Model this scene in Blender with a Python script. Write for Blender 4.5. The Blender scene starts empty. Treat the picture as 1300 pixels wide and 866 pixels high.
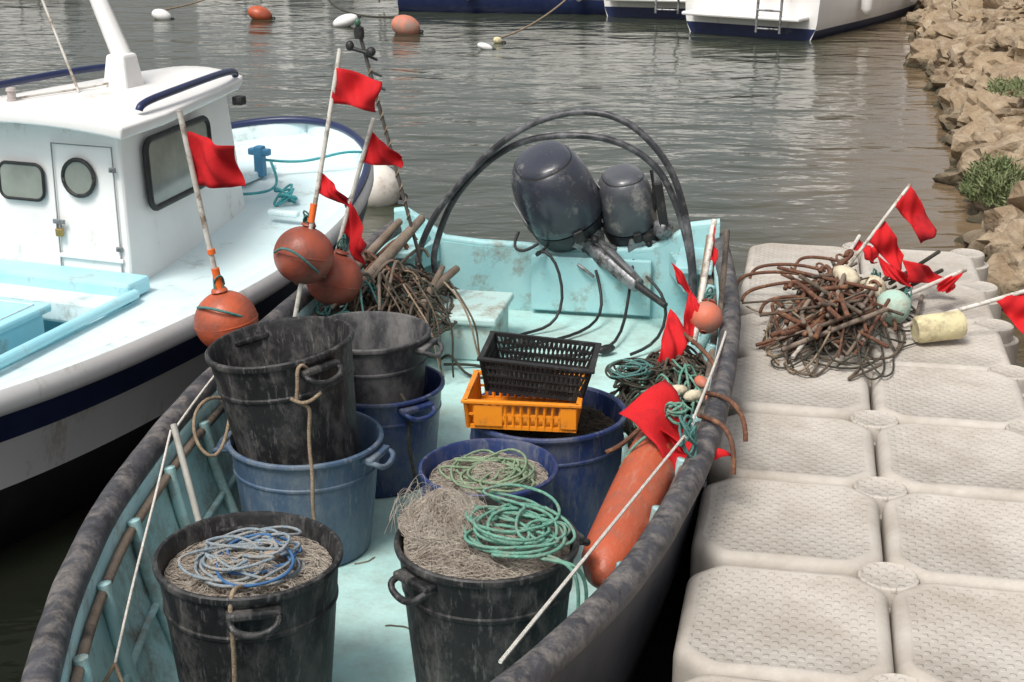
import bpy, bmesh, math, random
import numpy as np
from mathutils import Vector, Matrix, noise
R=random.Random(7)
scene=bpy.context.scene
col=scene.collection
def link(o,parent=None):
    col.objects.link(o)
    if parent: o.parent=parent
    return o
def empty(name,loc=(0,0,0),rot=(0,0,0)):
    e=bpy.data.objects.new(name,None); e.location=loc; e.rotation_euler=rot; e.empty_display_size=.1
    return link(e)
def mesh(name,verts,faces,mats,parent=None,smooth=True,mi=None,loc=(0,0,0),rot=(0,0,0),auto=None,recalc=True):
    me=bpy.data.meshes.new(name); me.from_pydata([tuple(v) for v in verts] if not isinstance(verts,np.ndarray) else verts.tolist(),[],faces)
    if not isinstance(mats,(list,tuple)): mats=[mats]
    for m in mats: me.materials.append(m)
    if recalc or mi:
        bm=bmesh.new(); bm.from_mesh(me)
        if mi:
            bm.faces.ensure_lookup_table()
            for f,i in zip(bm.faces,mi): f.material_index=i
        bmesh.ops.recalc_face_normals(bm,faces=bm.faces)
        bm.to_mesh(me); bm.free()
    me.polygons.foreach_set('use_smooth',[smooth]*len(me.polygons))
    if auto:
        me.set_sharp_from_angle(angle=math.radians(auto))
    o=bpy.data.objects.new(name,me); o.location=loc; o.rotation_euler=rot
    return link(o,parent)
# ---------- materials
def M(name,c1,c2=None,scale=8,rough=.6,bump=.1,bscale=60,dirt=None,damt=.4,dscale=3,stretch=(1,1,1),metal=0,spec=.4,dsharp=.12,bdist=.01,scratch=None):
    m=bpy.data.materials.new(name); m.use_nodes=True; n=m.node_tree.nodes; l=m.node_tree.links
    b=n['Principled BSDF']; b.inputs['Roughness'].default_value=rough; b.inputs['Metallic'].default_value=metal
    b.inputs['Specular IOR Level'].default_value=spec
    tc=n.new('ShaderNodeTexCoord'); mp=n.new('ShaderNodeMapping'); mp.inputs['Scale'].default_value=stretch
    l.new(tc.outputs['Object'],mp.inputs[0])
    if c2 is None: c2=tuple(x*.75 for x in c1)
    n1=n.new('ShaderNodeTexNoise'); n1.inputs['Scale'].default_value=scale; n1.inputs['Detail'].default_value=6; n1.inputs['Roughness'].default_value=.6
    l.new(mp.outputs[0],n1.inputs['Vector'])
    r=n.new('ShaderNodeMapRange'); r.inputs[1].default_value=.35; r.inputs[2].default_value=.65
    l.new(n1.outputs[0],r.inputs[0])
    mx=n.new('ShaderNodeMix'); mx.data_type='RGBA'; mx.inputs[6].default_value=(*c1,1); mx.inputs[7].default_value=(*c2,1)
    l.new(r.outputs[0],mx.inputs[0]); out=mx.outputs[2]
    if dirt:
        n2=n.new('ShaderNodeTexNoise'); n2.inputs['Scale'].default_value=dscale; n2.inputs['Detail'].default_value=12; n2.inputs['Roughness'].default_value=.75
        l.new(mp.outputs[0],n2.inputs['Vector'])
        r2=n.new('ShaderNodeMapRange'); c=.5+(.5-damt)*.45; r2.inputs[1].default_value=c-dsharp/2; r2.inputs[2].default_value=c+dsharp/2
        l.new(n2.outputs[0],r2.inputs[0])
        mx2=n.new('ShaderNodeMix'); mx2.data_type='RGBA'; mx2.inputs[7].default_value=(*dirt,1)
        l.new(r2.outputs[0],mx2.inputs[0]); l.new(out,mx2.inputs[6]); out=mx2.outputs[2]
        ra=n.new('ShaderNodeMapRange'); ra.inputs[3].default_value=rough; ra.inputs[4].default_value=min(1,rough+.25)
        l.new(r2.outputs[0],ra.inputs[0]); l.new(ra.outputs[0],b.inputs['Roughness'])
    if scratch:
        mp3=n.new('ShaderNodeMapping'); mp3.inputs['Scale'].default_value=(9,9,1.6); l.new(tc.outputs['Object'],mp3.inputs[0])
        n4=n.new('ShaderNodeTexNoise'); n4.inputs['Scale'].default_value=6; n4.inputs['Detail'].default_value=8; n4.inputs['Roughness'].default_value=.7; l.new(mp3.outputs[0],n4.inputs['Vector'])
        r4=n.new('ShaderNodeMapRange'); r4.inputs[1].default_value=.55; r4.inputs[2].default_value=.66; r4.inputs[4].default_value=.8; l.new(n4.outputs[0],r4.inputs[0])
        mx3=n.new('ShaderNodeMix'); mx3.data_type='RGBA'; mx3.inputs[7].default_value=(*scratch,1)
        l.new(r4.outputs[0],mx3.inputs[0]); l.new(out,mx3.inputs[6]); out=mx3.outputs[2]
    l.new(out,b.inputs['Base Color'])
    if bump:
        n3=n.new('ShaderNodeTexNoise'); n3.inputs['Scale'].default_value=bscale; n3.inputs['Detail'].default_value=6
        l.new(mp.outputs[0],n3.inputs['Vector'])
        bp=n.new('ShaderNodeBump'); bp.inputs['Strength'].default_value=bump; bp.inputs['Distance'].default_value=bdist
        l.new(n3.outputs[0],bp.inputs['Height']); l.new(bp.outputs[0],b.inputs['Normal'])
    return m
CYD=M('cyan_paint_worn',(.31,.53,.55),(.41,.61,.61),scale=4,rough=.55,bump=.25,bscale=30,dirt=(.20,.18,.14),damt=.34,dscale=6,dsharp=.2)
CYT=M('cyan_transom_paint',(.29,.55,.58),(.38,.62,.63),scale=4,rough=.5,bump=.2,bscale=30,dirt=(.22,.17,.12),damt=.25,dscale=6,dsharp=.16)
FLOOR=M('deck_floor',(.40,.66,.64),(.48,.71,.67),scale=2.5,rough=.5,bump=.2,dirt=(.30,.36,.32),damt=.34,dscale=3.2,dsharp=.3)
RUB=M('gunwale_rubber',(.03,.03,.034),(.07,.07,.08),scale=12,rough=.6,bump=.6,bscale=40,dirt=(.20,.18,.165),damt=.36,dscale=13,dsharp=.2)
HULLB=M('hull_dark',(.03,.035,.045),(.05,.05,.06),rough=.5)
WOOD=M('weathered_wood',(.15,.11,.08),(.24,.19,.15),scale=10,rough=.85,bump=.6,stretch=(1,1,.3),dirt=(.05,.045,.04),damt=.4)
WHITE=M('white_paint',(.80,.79,.77),(.74,.73,.71),scale=3,rough=.35,bump=.05,dirt=(.50,.44,.36),damt=.17,dscale=6,dsharp=.12,stretch=(1,1,.6))
WHITEC=M('bluish_white_paint',(.60,.76,.79),(.70,.81,.82),scale=2,rough=.4,bump=.06,dirt=(.42,.48,.47),damt=.25,dscale=5)
CYL=M('light_cyan_paint',(.30,.63,.73),(.40,.70,.78),scale=3,rough=.4,bump=.08,dirt=(.33,.44,.45),damt=.26,dscale=6)
NAVY=M('navy_paint',(.012,.02,.07),(.02,.03,.09),rough=.35,bump=.05,dirt=(.1,.1,.12),damt=.15)
BLKHULL=M('black_lower_hull',(.010,.010,.012),(.018,.018,.018),rough=.6)  # black hull colour from below the white band down to the keel
BBLK=M('bin_black',(.009,.009,.010),(.02,.02,.021),scale=7,rough=.5,bump=.3,bscale=45,dirt=(.085,.082,.078),damt=.34,dscale=9,stretch=(1.2,1.2,.7),dsharp=.16,scratch=(.13,.125,.12))
BBLK2=M('bin_charcoal',(.025,.025,.028),(.05,.05,.055),scale=7,rough=.6,bump=.25,bscale=50,dirt=(.17,.165,.16),damt=.38,dscale=7,stretch=(1,1,.6),dsharp=.22)
BBLU=M('bin_slate_blue',(.05,.09,.155),(.08,.125,.19),scale=6,rough=.5,bump=.2,dirt=(.16,.19,.22),damt=.35,dscale=7,dsharp=.2,stretch=(1,1,.6),scratch=(.22,.24,.26))
BNAV=M('bin_royal_blue',(.014,.030,.105),(.022,.042,.14),scale=6,rough=.4,bump=.2,dirt=(.10,.11,.14),damt=.34,dscale=7,dsharp=.2,stretch=(1,1,.6),scratch=(.13,.14,.17))
ORB=M('orange_buoy_plastic',(.47,.10,.042),(.38,.08,.038),scale=6,rough=.38,bump=.2,dirt=(.22,.07,.045),damt=.36,dscale=7,dsharp=.16)
ORU=M('rust_red_buoy_plastic',(.31,.075,.042),(.24,.06,.038),scale=6,rough=.36,bump=.2,dirt=(.15,.05,.035),damt=.40,dscale=7,dsharp=.16)
ORL=M('faded_orange',(.58,.16,.09),(.48,.14,.09),scale=7,rough=.55,bump=.2,dirt=(.35,.2,.15),damt=.35,dscale=8,dsharp=.2)
RED=M('red_flag_cloth',(.56,.008,.012),(.44,.006,.01),scale=5,rough=.85,bump=.3,bscale=300,dirt=(.26,.01,.015),damt=.30)
TAPE=M('orange_tape',(.80,.16,.03),(.7,.12,.02),rough=.4)
POLE=M('white_pole',(.60,.58,.53),(.46,.43,.38),rough=.5,dirt=(.22,.17,.13),damt=.38,dscale=16)
BLK=M('black_rubber',(.012,.012,.013),(.025,.025,.025),rough=.5,dirt=(.12,.11,.1),damt=.2,dscale=12)
PIPE=M('black_pipe',(.02,.02,.022),(.05,.05,.055),rough=.36,dirt=(.18,.18,.19),damt=.33,dscale=9,dsharp=.2)
COWL=M('motor_cowl_paint',(.034,.038,.054),(.048,.052,.068),scale=5,rough=.25,bump=.06,dirt=(.21,.20,.19),damt=.27,dscale=7,dsharp=.1,spec=.6)
COWL2=M('motor_cowl_grey',(.065,.07,.082),(.095,.10,.11),scale=5,rough=.30,bump=.08,dirt=(.28,.27,.25),damt=.34,dscale=7,dsharp=.12,spec=.6)
ALU=M('aluminium',(.33,.34,.35),(.22,.22,.23),rough=.42,metal=.6,bump=.3,dirt=(.06,.055,.05),damt=.38,dscale=16)
RUST=M('rusty_iron',(.15,.062,.035),(.09,.045,.03),scale=25,rough=.85,bump=.6,bscale=90,dirt=(.26,.13,.07),damt=.35,dscale=20)
YEL=M('orange_crate_plastic',(.80,.27,.015),(.72,.23,.015),rough=.4,bump=.08,dirt=(.35,.15,.03),damt=.26,dscale=9)
CRBLK=M('black_crate_plastic',(.012,.012,.012),(.02,.02,.02),rough=.5,dirt=(.07,.07,.065),damt=.25,dscale=12)
RG=M('green_rope',(.09,.24,.18),(.17,.36,.28),scale=60,rough=.85,bump=.6,bscale=200,dirt=(.2,.24,.19),damt=.35,dscale=20)
RBL=M('blue_grey_rope',(.16,.22,.27),(.27,.31,.33),scale=60,rough=.85,bump=.6,bscale=200,dirt=(.30,.28,.25),damt=.42,dscale=20)
RBR=M('brown_rope',(.10,.07,.05),(.17,.13,.095),scale=50,rough=.9,bump=.6,bscale=200,dirt=(.045,.038,.03),damt=.40,dscale=25)
RTAN=M('tan_rope',(.32,.25,.17),(.22,.16,.11),scale=50,rough=.9,bump=.6,bscale=200)
RTEAL=M('teal_rope',(.05,.30,.34),(.09,.38,.40),scale=60,rough=.8,bump=.6,bscale=200)
RTEALD=M('aged_teal_rope',(.05,.16,.15),(.10,.22,.20),scale=60,rough=.85,bump=.6,bscale=200)
RWH=M('white_rope',(.66,.63,.58),(.5,.47,.42),scale=50,rough=.8,bump=.5,bscale=200)
RDK=M('dark_olive_rope',(.035,.04,.03),(.07,.06,.045),scale=50,rough=.9,bump=.6,bscale=200)
NETF=M('net_filament',(.50,.45,.38),(.36,.31,.26),scale=18,rough=.7,bump=0,dirt=(.24,.19,.15),damt=.36,dscale=14)
NETB=M('net_heap',(.24,.20,.165),(.13,.105,.085),scale=22,rough=.95,bump=1,bscale=75,dirt=(.36,.31,.26),damt=.4,dscale=20,bdist=.03)
NETD=M('dark_net_heap',(.045,.035,.03),(.09,.07,.055),scale=22,rough=.95,bump=1,bscale=55,dirt=(.14,.10,.08),damt=.35,dscale=16,bdist=.03)
CREAM=M('cream_foam_float',(.60,.54,.40),(.48,.42,.3),scale=15,rough=.8,bump=.5,dirt=(.33,.26,.18),damt=.35,dscale=14)
YF=M('yellow_foam_float',(.64,.57,.34),(.54,.48,.30),scale=15,rough=.8,bump=.5,dirt=(.38,.32,.2),damt=.38,dscale=12)
GF=M('green_foam_float',(.34,.50,.42),(.42,.55,.46),scale=15,rough=.8,bump=.5,dirt=(.4,.38,.3),damt=.35,dscale=12)
GLASS=M('window_glass',(.30,.33,.29),(.16,.18,.16),scale=2.5,rough=.1,bump=0,spec=.8)
BRASS=M('brass',(.45,.32,.12),rough=.4,metal=.8)
TANF=M('tan_float',(.36,.26,.19),rough=.8)
# ---------- geometry helpers
def bsp(P,n,cyc=False):
    P=np.vstack([P,P[:3]]) if cyc else np.vstack([P[:1],P[:1],P,P[-1:],P[-1:]])
    t=np.arange(n)/n
    W=np.stack([(1-t)**3/6,(3*t**3-6*t*t+4)/6,(-3*t**3+3*t*t+3*t+1)/6,t**3/6],1)
    Wn=np.stack([P[i:len(P)-3+i] for i in range(4)],1)
    out=np.einsum('nk,mkj->mnj',W,Wn).reshape(-1,4)
    if not cyc: out=np.vstack([out,P[-1:]])
    return out
def tube(name,splines,rad,mat,parent=None,smooth=True,res=3,cyc=False):
    if not isinstance(splines[0][0],(tuple,list,Vector)): splines=[splines]
    S={1:3,2:6,3:8,4:12,5:16}[res]
    if not smooth and res==1: S=4
    ang=2*math.pi*np.arange(S)/S; ca=np.cos(ang); sa=np.sin(ang)
    V=[];F=[];off=0
    for pts in splines:
        P=np.array([tuple(p)+((1.,) if len(p)==3 else ()) for p in pts],float)
        Q=bsp(P,3 if len(splines)>1 or len(pts)>40 else 5,cyc) if smooth and len(P)>2 else P
        if len(Q)>2:
            keep=np.r_[True,np.linalg.norm(np.diff(Q[:,:3],axis=0),axis=1)>1e-6]; Q=Q[keep]
        C=Q[:,:3]; m=len(C)
        if cyc: a=np.roll(C,-1,0)-C; b=C-np.roll(C,1,0)
        else:
            d=np.diff(C,axis=0); a=np.vstack([d,d[-1:]]); b=np.vstack([d[:1],d])
        nz=lambda x: x/np.maximum(np.linalg.norm(x,axis=1,keepdims=True),1e-9)
        T=nz(nz(a)+nz(b)+1e-7)
        if res>=3 and m>2:
            U=np.zeros_like(T); u=np.array(Vector(T[0]).orthogonal().normalized())
            for i in range(m):
                u=u-T[i]*u.dot(T[i]); u/=max(np.linalg.norm(u),1e-9); U[i]=u
        else:
            k=int(np.argmin(np.abs(T).mean(0))); ref=np.full(3,.13); ref[k]=1
            U=nz(ref-T*(T@ref)[:,None])
        Wv=np.cross(T,U); r=(rad*Q[:,3])[:,None,None]
        ring=C[:,None,:]+r*(U[:,None,:]*ca[None,:,None]+Wv[:,None,:]*sa[None,:,None])
        V.append(ring.reshape(-1,3))
        last=m if cyc else m-1
        i=np.arange(last)[:,None]; i2=(i+1)%m; k=np.arange(S)[None,:]; k2=(k+1)%S
        F+=np.stack([off+i*S+k,off+i*S+k2,off+i2*S+k2,off+i2*S+k],2).reshape(-1,4).tolist()
        if not cyc and S>3:
            F.append(list(range(off+S-1,off-1,-1))); F.append(list(range(off+(m-1)*S,off+m*S)))
        off+=m*S
    return mesh(name,np.vstack(V),F,mat,parent,True,recalc=False,auto=60 if (not smooth and not cyc) else None)
def box(name,size,loc,mat,parent=None,rot=(0,0,0),bev=.008,taper=None):
    bm=bmesh.new(); bmesh.ops.create_cube(bm,size=1)
    for v in bm.verts:
        v.co.x*=size[0]; v.co.y*=size[1]; v.co.z*=size[2]
        if taper and v.co.z>0: v.co.x*=taper; v.co.y*=taper
    if bev: bmesh.ops.bevel(bm,geom=bm.edges[:],offset=bev,segments=2,affect='EDGES',profile=.5)
    me=bpy.data.meshes.new(name); bm.to_mesh(me); bm.free(); me.materials.append(mat)
    o=bpy.data.objects.new(name,me); o.location=loc; o.rotation_euler=rot
    return link(o,parent)
def revolve(name,prof,mat,parent=None,seg=48,loc=(0,0,0),rot=(0,0,0),smooth=True,wob=0,auto=40):
    vs=[];fs=[]
    ph=R.random()*6
    for r,z in prof:
        for i in range(seg):
            a=2*math.pi*i/seg; rr=r*(1+wob*math.sin(2*a+ph)+wob*.5*math.sin(3*a+ph*2))
            vs.append((rr*math.cos(a),rr*math.sin(a),z))
    for j in range(len(prof)-1):
        for i in range(seg):
            k=(i+1)%seg; fs.append((j*seg+i,j*seg+k,(j+1)*seg+k,(j+1)*seg+i))
    return mesh(name,vs,fs,mat,parent,smooth,loc=loc,rot=rot,auto=auto)
def vrot(d):
    return Vector(d).to_track_quat('Z','Y').to_euler()
def catmull(keys,x):
    ks=keys
    if x<=ks[0][0]: return ks[0][1:]
    if x>=ks[-1][0]: return ks[-1][1:]
    for i in range(len(ks)-1):
        if ks[i][0]<=x<=ks[i+1][0]: break
    a=ks[max(i-1,0)];b=ks[i];c=ks[i+1];d=ks[min(i+2,len(ks)-1)]
    h=c[0]-b[0]; t=(x-b[0])/h; o=[]
    for k in range(1,len(b)):
        m0=(c[k]-a[k])/max(c[0]-a[0],1e-6)*h; m1=(d[k]-b[k])/max(d[0]-b[0],1e-6)*h
        o.append((2*t**3-3*t*t+1)*b[k]+(t**3-2*t*t+t)*m0+(-2*t**3+3*t*t)*c[k]+(t**3-t*t)*m1)
    return tuple(o)
def grid_faces(nr,nc,off=0,cyc=False):
    f=[]
    for i in range(nr-1):
        for j in range(nc-1 if not cyc else nc):
            k=(j+1)%nc
            f.append((off+i*nc+j,off+i*nc+k,off+(i+1)*nc+k,off+(i+1)*nc+j))
    return f
def blob(name,loc,rad,mat,parent=None,rot=(0,0,0),rough=.0,fs=3,sub=3):
    bm=bmesh.new(); bmesh.ops.create_icosphere(bm,subdivisions=sub,radius=1)
    o0=Vector((R.random()*50,R.random()*50,R.random()*50))
    for v in bm.verts:
        n=noise.noise(v.co*fs+o0)+.5*noise.noise(v.co*fs*2.3+o0)
        v.co*=1+rough*n
        v.co=Vector((v.co.x*rad[0],v.co.y*rad[1],v.co.z*rad[2]))
    me=bpy.data.meshes.new(name); bm.to_mesh(me); bm.free(); me.materials.append(mat)
    for p in me.polygons: p.use_smooth=True
    o=bpy.data.objects.new(name,me); o.location=loc; o.rotation_euler=rot
    return link(o,parent)
def coil_pts(c,r0,r1,n,h,jit=.25,ppl=14,tilt=.05):
    pts=[]
    for k in range(n):
        r=R.uniform(r0,r1); cx=R.gauss(0,jit*r1*.5); cy=R.gauss(0,jit*r1*.5); tx=R.uniform(-tilt,tilt);ty=R.uniform(-tilt,tilt); z=h*(k/n)
        e=R.uniform(.7,1.0); ea=R.random()*3; w1=R.uniform(0,.10); w2=R.random()*6
        for i in range(ppl):
            a=2*math.pi*i/ppl; q=r*(1+w1*math.sin(3*a+w2)+R.uniform(-.03,.03))
            x=q*math.cos(a); y=q*math.sin(a)*e
            X=x*math.cos(ea)-y*math.sin(ea)+cx; Y=x*math.sin(ea)+y*math.cos(ea)+cy
            pts.append((c[0]+X,c[1]+Y,c[2]+z+tx*X/r+ty*Y/r+R.uniform(-.004,.004)))
    return pts
def tangle_spl(c,rx,ry,h,n,ang=0,k=12,loop=.6,edge=1.05,pw=.6,st=None,lo=.35):
    out=[]
    for s in range(n):
        pts=[]; a=R.random()*6.28; rr=math.sqrt(R.random())
        x=rr*math.cos(a); y=rr*math.sin(a); d=R.random()*6.28; cur=R.uniform(-1.2,1.2); s_=st or R.uniform(.12,.3)
        for i in range(k):
            q=min(1,x*x+y*y)
            z=h*(1-q)**pw*R.uniform(lo,1.08)+R.uniform(0,.015)
            X=x*rx; Y=y*ry
            pts.append((c[0]+X*math.cos(ang)-Y*math.sin(ang),c[1]+X*math.sin(ang)+Y*math.cos(ang),c[2]+z))
            d+=cur*loop+R.uniform(-.5,.5); x+=s_*math.cos(d); y+=s_*math.sin(d)
            m=math.hypot(x,y)
            if m>edge: x*=edge/m; y*=edge/m; d+=1.6
        out.append(pts)
    return out
def flag(name,top,bot,dirv,w,mat=RED,parent=None,wave=.025,droop=.3,nu=18,nv=10,tip=.5):
    top=Vector(top);bot=Vector(bot);d=Vector(dirv).normalized(); nrm=d.cross(top-bot).normalized()
    ph=R.random()*6; vs=[]
    for i in range(nu):
        u=i/(nu-1)
        for j in range(nv):
            v=j/(nv-1)
            vv=.5+(v-.5)*(1-(1-tip)*u)
            p=top.lerp(bot,vv)+d*(w*u*(1+.06*math.sin(v*5+ph)))
            p.z-=droop*w*u*u
            p+=nrm*(wave*math.sin(u*7+v*2.5+ph)*(.25+u)+wave*.5*math.sin(v*6-u*9+ph)*u+wave*.25*math.sin(u*16-v*7+ph))
            p+=Vector((0,0,1))*wave*.4*math.sin(u*5+ph)*u
            vs.append(p)
    o=mesh(name,vs,grid_faces(nu,nv),mat,parent)
    s=o.modifiers.new('s','SOLIDIFY'); s.thickness=.0015
    return o

# =================== camera
cam=bpy.data.cameras.new('camera'); cam.lens=50; cam.sensor_width=36; cam.clip_end=2000; cam.clip_start=.05
co=bpy.data.objects.new('camera',cam); link(co); co.location=(0,0,2.3); co.rotation_euler=(math.radians(90-19.04),0,0); scene.camera=co
# =================== light
w=bpy.data.worlds.new('World'); scene.world=w; w.use_nodes=True; n=w.node_tree.nodes; l=w.node_tree.links
SUN_EL=58; SUN_AZ=215
sky=n.new('ShaderNodeTexSky'); sky.sky_type='NISHITA'; sky.sun_disc=False; sky.sun_elevation=math.radians(SUN_EL); sky.sun_rotation=math.radians(SUN_AZ); sky.dust_density=5; sky.air_density=1
hs=n.new('ShaderNodeHueSaturation'); hs.inputs['Saturation'].default_value=.22
l.new(sky.outputs[0],hs.inputs['Color']); l.new(hs.outputs[0],n['Background'].inputs['Color']); n['Background'].inputs['Strength'].default_value=.15
sd=bpy.data.lights.new('sun','SUN'); sd.energy=2.6; sd.angle=math.radians(18); sd.color=(1,.95,.88)
so=bpy.data.objects.new('sun',sd); link(so)
az=math.radians(SUN_AZ); el=math.radians(SUN_EL)
sdir=Vector((math.sin(az)*math.cos(el),math.cos(az)*math.cos(el),math.sin(el)))
so.rotation_euler=sdir.to_track_quat('Z','Y').to_euler(); so.location=sdir*20
scene.view_settings.view_transform='Standard'; scene.view_settings.look='None'; scene.view_settings.exposure=0

# =================== water
def water_mat():
    m=bpy.data.materials.new('harbour_water'); m.use_nodes=True; n=m.node_tree.nodes; l=m.node_tree.links; b=n['Principled BSDF']
    b.inputs['Roughness'].default_value=.09; b.inputs['IOR'].default_value=1.34
    b.inputs['Specular Tint'].default_value=(.97,.975,.90,1)
    tc=n.new('ShaderNodeTexCoord'); prev=None
    for sc,st,di,sx in ((.8,.5,.10,(1,1.7,1)),(2.3,.5,.030,(1,2.0,1)),(7,.3,.007,(1,1.6,1))):
        mp=n.new('ShaderNodeMapping'); mp.inputs['Scale'].default_value=sx; mp.inputs['Rotation'].default_value=(0,0,.15)
        l.new(tc.outputs['Object'],mp.inputs[0])
        no=n.new('ShaderNodeTexNoise'); no.inputs['Scale'].default_value=sc; no.inputs['Detail'].default_value=2.5; no.inputs['Distortion'].default_value=.6
        l.new(mp.outputs[0],no.inputs['Vector'])
        bp=n.new('ShaderNodeBump'); bp.inputs['Strength'].default_value=st; bp.inputs['Distance'].default_value=di
        l.new(no.outputs[0],bp.inputs['Height'])
        if prev: l.new(prev.outputs[0],bp.inputs['Normal'])
        prev=bp
    l.new(prev.outputs[0],b.inputs['Normal'])
    sp=n.new('ShaderNodeSeparateXYZ'); l.new(tc.outputs['Object'],sp.inputs[0])
    def mth(op,a,b_):
        q=n.new('ShaderNodeMath'); q.operation=op
        for i,v in enumerate((a,b_)):
            if isinstance(v,(int,float)): q.inputs[i].default_value=v
            else: l.new(v,q.inputs[i])
        return q.outputs[0]
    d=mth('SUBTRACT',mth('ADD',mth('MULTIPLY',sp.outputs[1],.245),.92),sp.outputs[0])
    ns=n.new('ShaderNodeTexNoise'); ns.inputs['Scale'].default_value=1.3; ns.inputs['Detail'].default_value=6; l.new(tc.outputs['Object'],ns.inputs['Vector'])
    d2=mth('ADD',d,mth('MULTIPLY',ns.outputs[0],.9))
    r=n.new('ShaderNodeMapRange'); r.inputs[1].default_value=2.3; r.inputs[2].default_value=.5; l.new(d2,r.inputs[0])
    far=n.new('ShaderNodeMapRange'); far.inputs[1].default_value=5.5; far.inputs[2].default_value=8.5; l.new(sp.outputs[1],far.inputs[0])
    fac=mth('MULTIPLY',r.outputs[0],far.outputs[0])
    dp=n.new('ShaderNodeMix'); dp.data_type='RGBA'; dp.inputs[6].default_value=(.010,.012,.008,1); dp.inputs[7].default_value=(.040,.047,.030,1); l.new(far.outputs[0],dp.inputs[0])  # dark by the boats, brighter beyond: reflection brightness put into the colour
    mx=n.new('ShaderNodeMix'); mx.data_type='RGBA'; l.new(dp.outputs[2],mx.inputs[6]); mx.inputs[7].default_value=(.18,.125,.075,1)  # bank's brown reflection painted into the water colour towards the shore
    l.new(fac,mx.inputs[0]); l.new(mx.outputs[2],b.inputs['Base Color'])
    return m
S=500
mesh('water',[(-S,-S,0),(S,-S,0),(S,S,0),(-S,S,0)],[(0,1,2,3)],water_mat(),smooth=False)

# =================== floating dock
def dock_mat(dots):
    m=M('dock_plastic'+('_dotted' if dots else ''),(.44,.405,.36),(.52,.485,.435),scale=1.6,rough=.6,bump=.08,bscale=70,dirt=(.30,.26,.215),damt=.34,dscale=2.8,dsharp=.3)
    if dots:
        n=m.node_tree.nodes; l=m.node_tree.links; b=n['Principled BSDF']
        tc=[x for x in n if x.type=='TEX_COORD'][0]; sp=n.new('ShaderNodeSeparateXYZ'); l.new(tc.outputs['Object'],sp.inputs[0])
        s=[]
        for k in (0,1):
            a=n.new('ShaderNodeMath'); a.operation='MULTIPLY'; a.inputs[1].default_value=2*math.pi/.044; l.new(sp.outputs[k],a.inputs[0])
            c=n.new('ShaderNodeMath'); c.operation='SINE'; l.new(a.outputs[0],c.inputs[0]); s.append(c)
        mu=n.new('ShaderNodeMath'); mu.operation='MULTIPLY'; l.new(s[0].outputs[0],mu.inputs[0]); l.new(s[1].outputs[0],mu.inputs[1])
        r=n.new('ShaderNodeMapRange'); r.inputs[1].default_value=.2; r.inputs[2].default_value=.6; l.new(mu.outputs[0],r.inputs[0])
        bp=n.new('ShaderNodeBump'); bp.inputs['Strength'].default_value=.6; bp.inputs['Distance'].default_value=.005
        l.new(r.outputs[0],bp.inputs['Height'])
        old=b.inputs['Normal'].links[0].from_socket; l.new(old,bp.inputs['Normal']); l.new(bp.outputs[0],b.inputs['Normal'])
    return m
DM=dock_mat(False); DMD=dock_mat(True)
dock=empty('floating_dock',(1.29,4.695,0),(0,0,math.radians(-11.7)))
SX=.56; SY=.591
def outline(hx,hy,cut,rc):
    pts=[]
    cs=[(hx-cut,hy,hx,hy-cut),(hx,-hy+cut,hx-cut,-hy),(-hx+cut,-hy,-hx,-hy+cut),(-hx,hy-cut,-hx+cut,hy)]
    base=[]
    for c in cs: base+= [(c[0],c[1]),(c[2],c[3])]
    nb=len(base)
    for i in range(nb):
        p=Vector(base[i]);a=Vector(base[i-1]);b=Vector(base[(i+1)%nb])
        da=(a-p).normalized();db=(b-p).normalized()
        q0=p+da*rc;q1=p+db*rc
        for k in range(5):
            t=k/4; pts.append(((1-t)**2)*q0+2*t*(1-t)*p+t*t*q1)
        if (b-p).length>.2:
            for t in (.3,.5,.7): pts.append(p.lerp(b,t))
    return pts
cut=.085
vs=[];fs=[];mi=[]
for cx in (0,1):
    for r in range(-7,4):
        ox=(-SX/2 if cx==0 else SX/2)+R.uniform(-.003,.003); oy=r*SY+SY/2+R.uniform(-.004,.004)
        tx_,ty_=R.uniform(-.012,.012),R.uniform(-.012,.012); dz=R.uniform(-.008,.006)
        base=outline(SX/2-.005,SY/2-.005,cut,.028)
        N=len(base)
        rings=[(0,.0),(0,.355),(.002,.370),(.007,.383),(.015,.392),(.025,.397),(.034,.399),(.040,.3992),(.044,.397)]
        off0=len(vs)
        for ins,z in rings:
            for p in base:
                L=p.length; q=p*(1-ins/ (L))
                vs.append((ox+q.x,oy+q.y,(z if z>0 else -.1)+dz+q.x*tx_+q.y*ty_))
        for k in range(len(rings)-1):
            for i in range(N):
                j=(i+1)%N; fs.append((off0+k*N+i,off0+k*N+j,off0+(k+1)*N+j,off0+(k+1)*N+i)); mi.append(0)
        fs.append(tuple(off0+(len(rings)-1)*N+i for i in range(N))); mi.append(1)
mesh('blocks',vs,fs,[DM,DMD],dock,mi=mi,auto=50)
for cx in (0,1):
    for r in range(-7,5):
        x=cx*SX-(.03 if cx==1 else 0)
        revolve('pin',[(0,.33),(.082,.33),(.086,.378),(.083,.388),(.076,.392),(.070,.388),(.0,.389)],DMD,dock,seg=32,loc=(x,r*SY,R.uniform(-.003,.003)),auto=35)
        revolve('lug',[(0,.1),(.11,.1),(.11,.33),(0,.332)],DM,dock,seg=24,loc=(x,r*SY,0))

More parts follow.
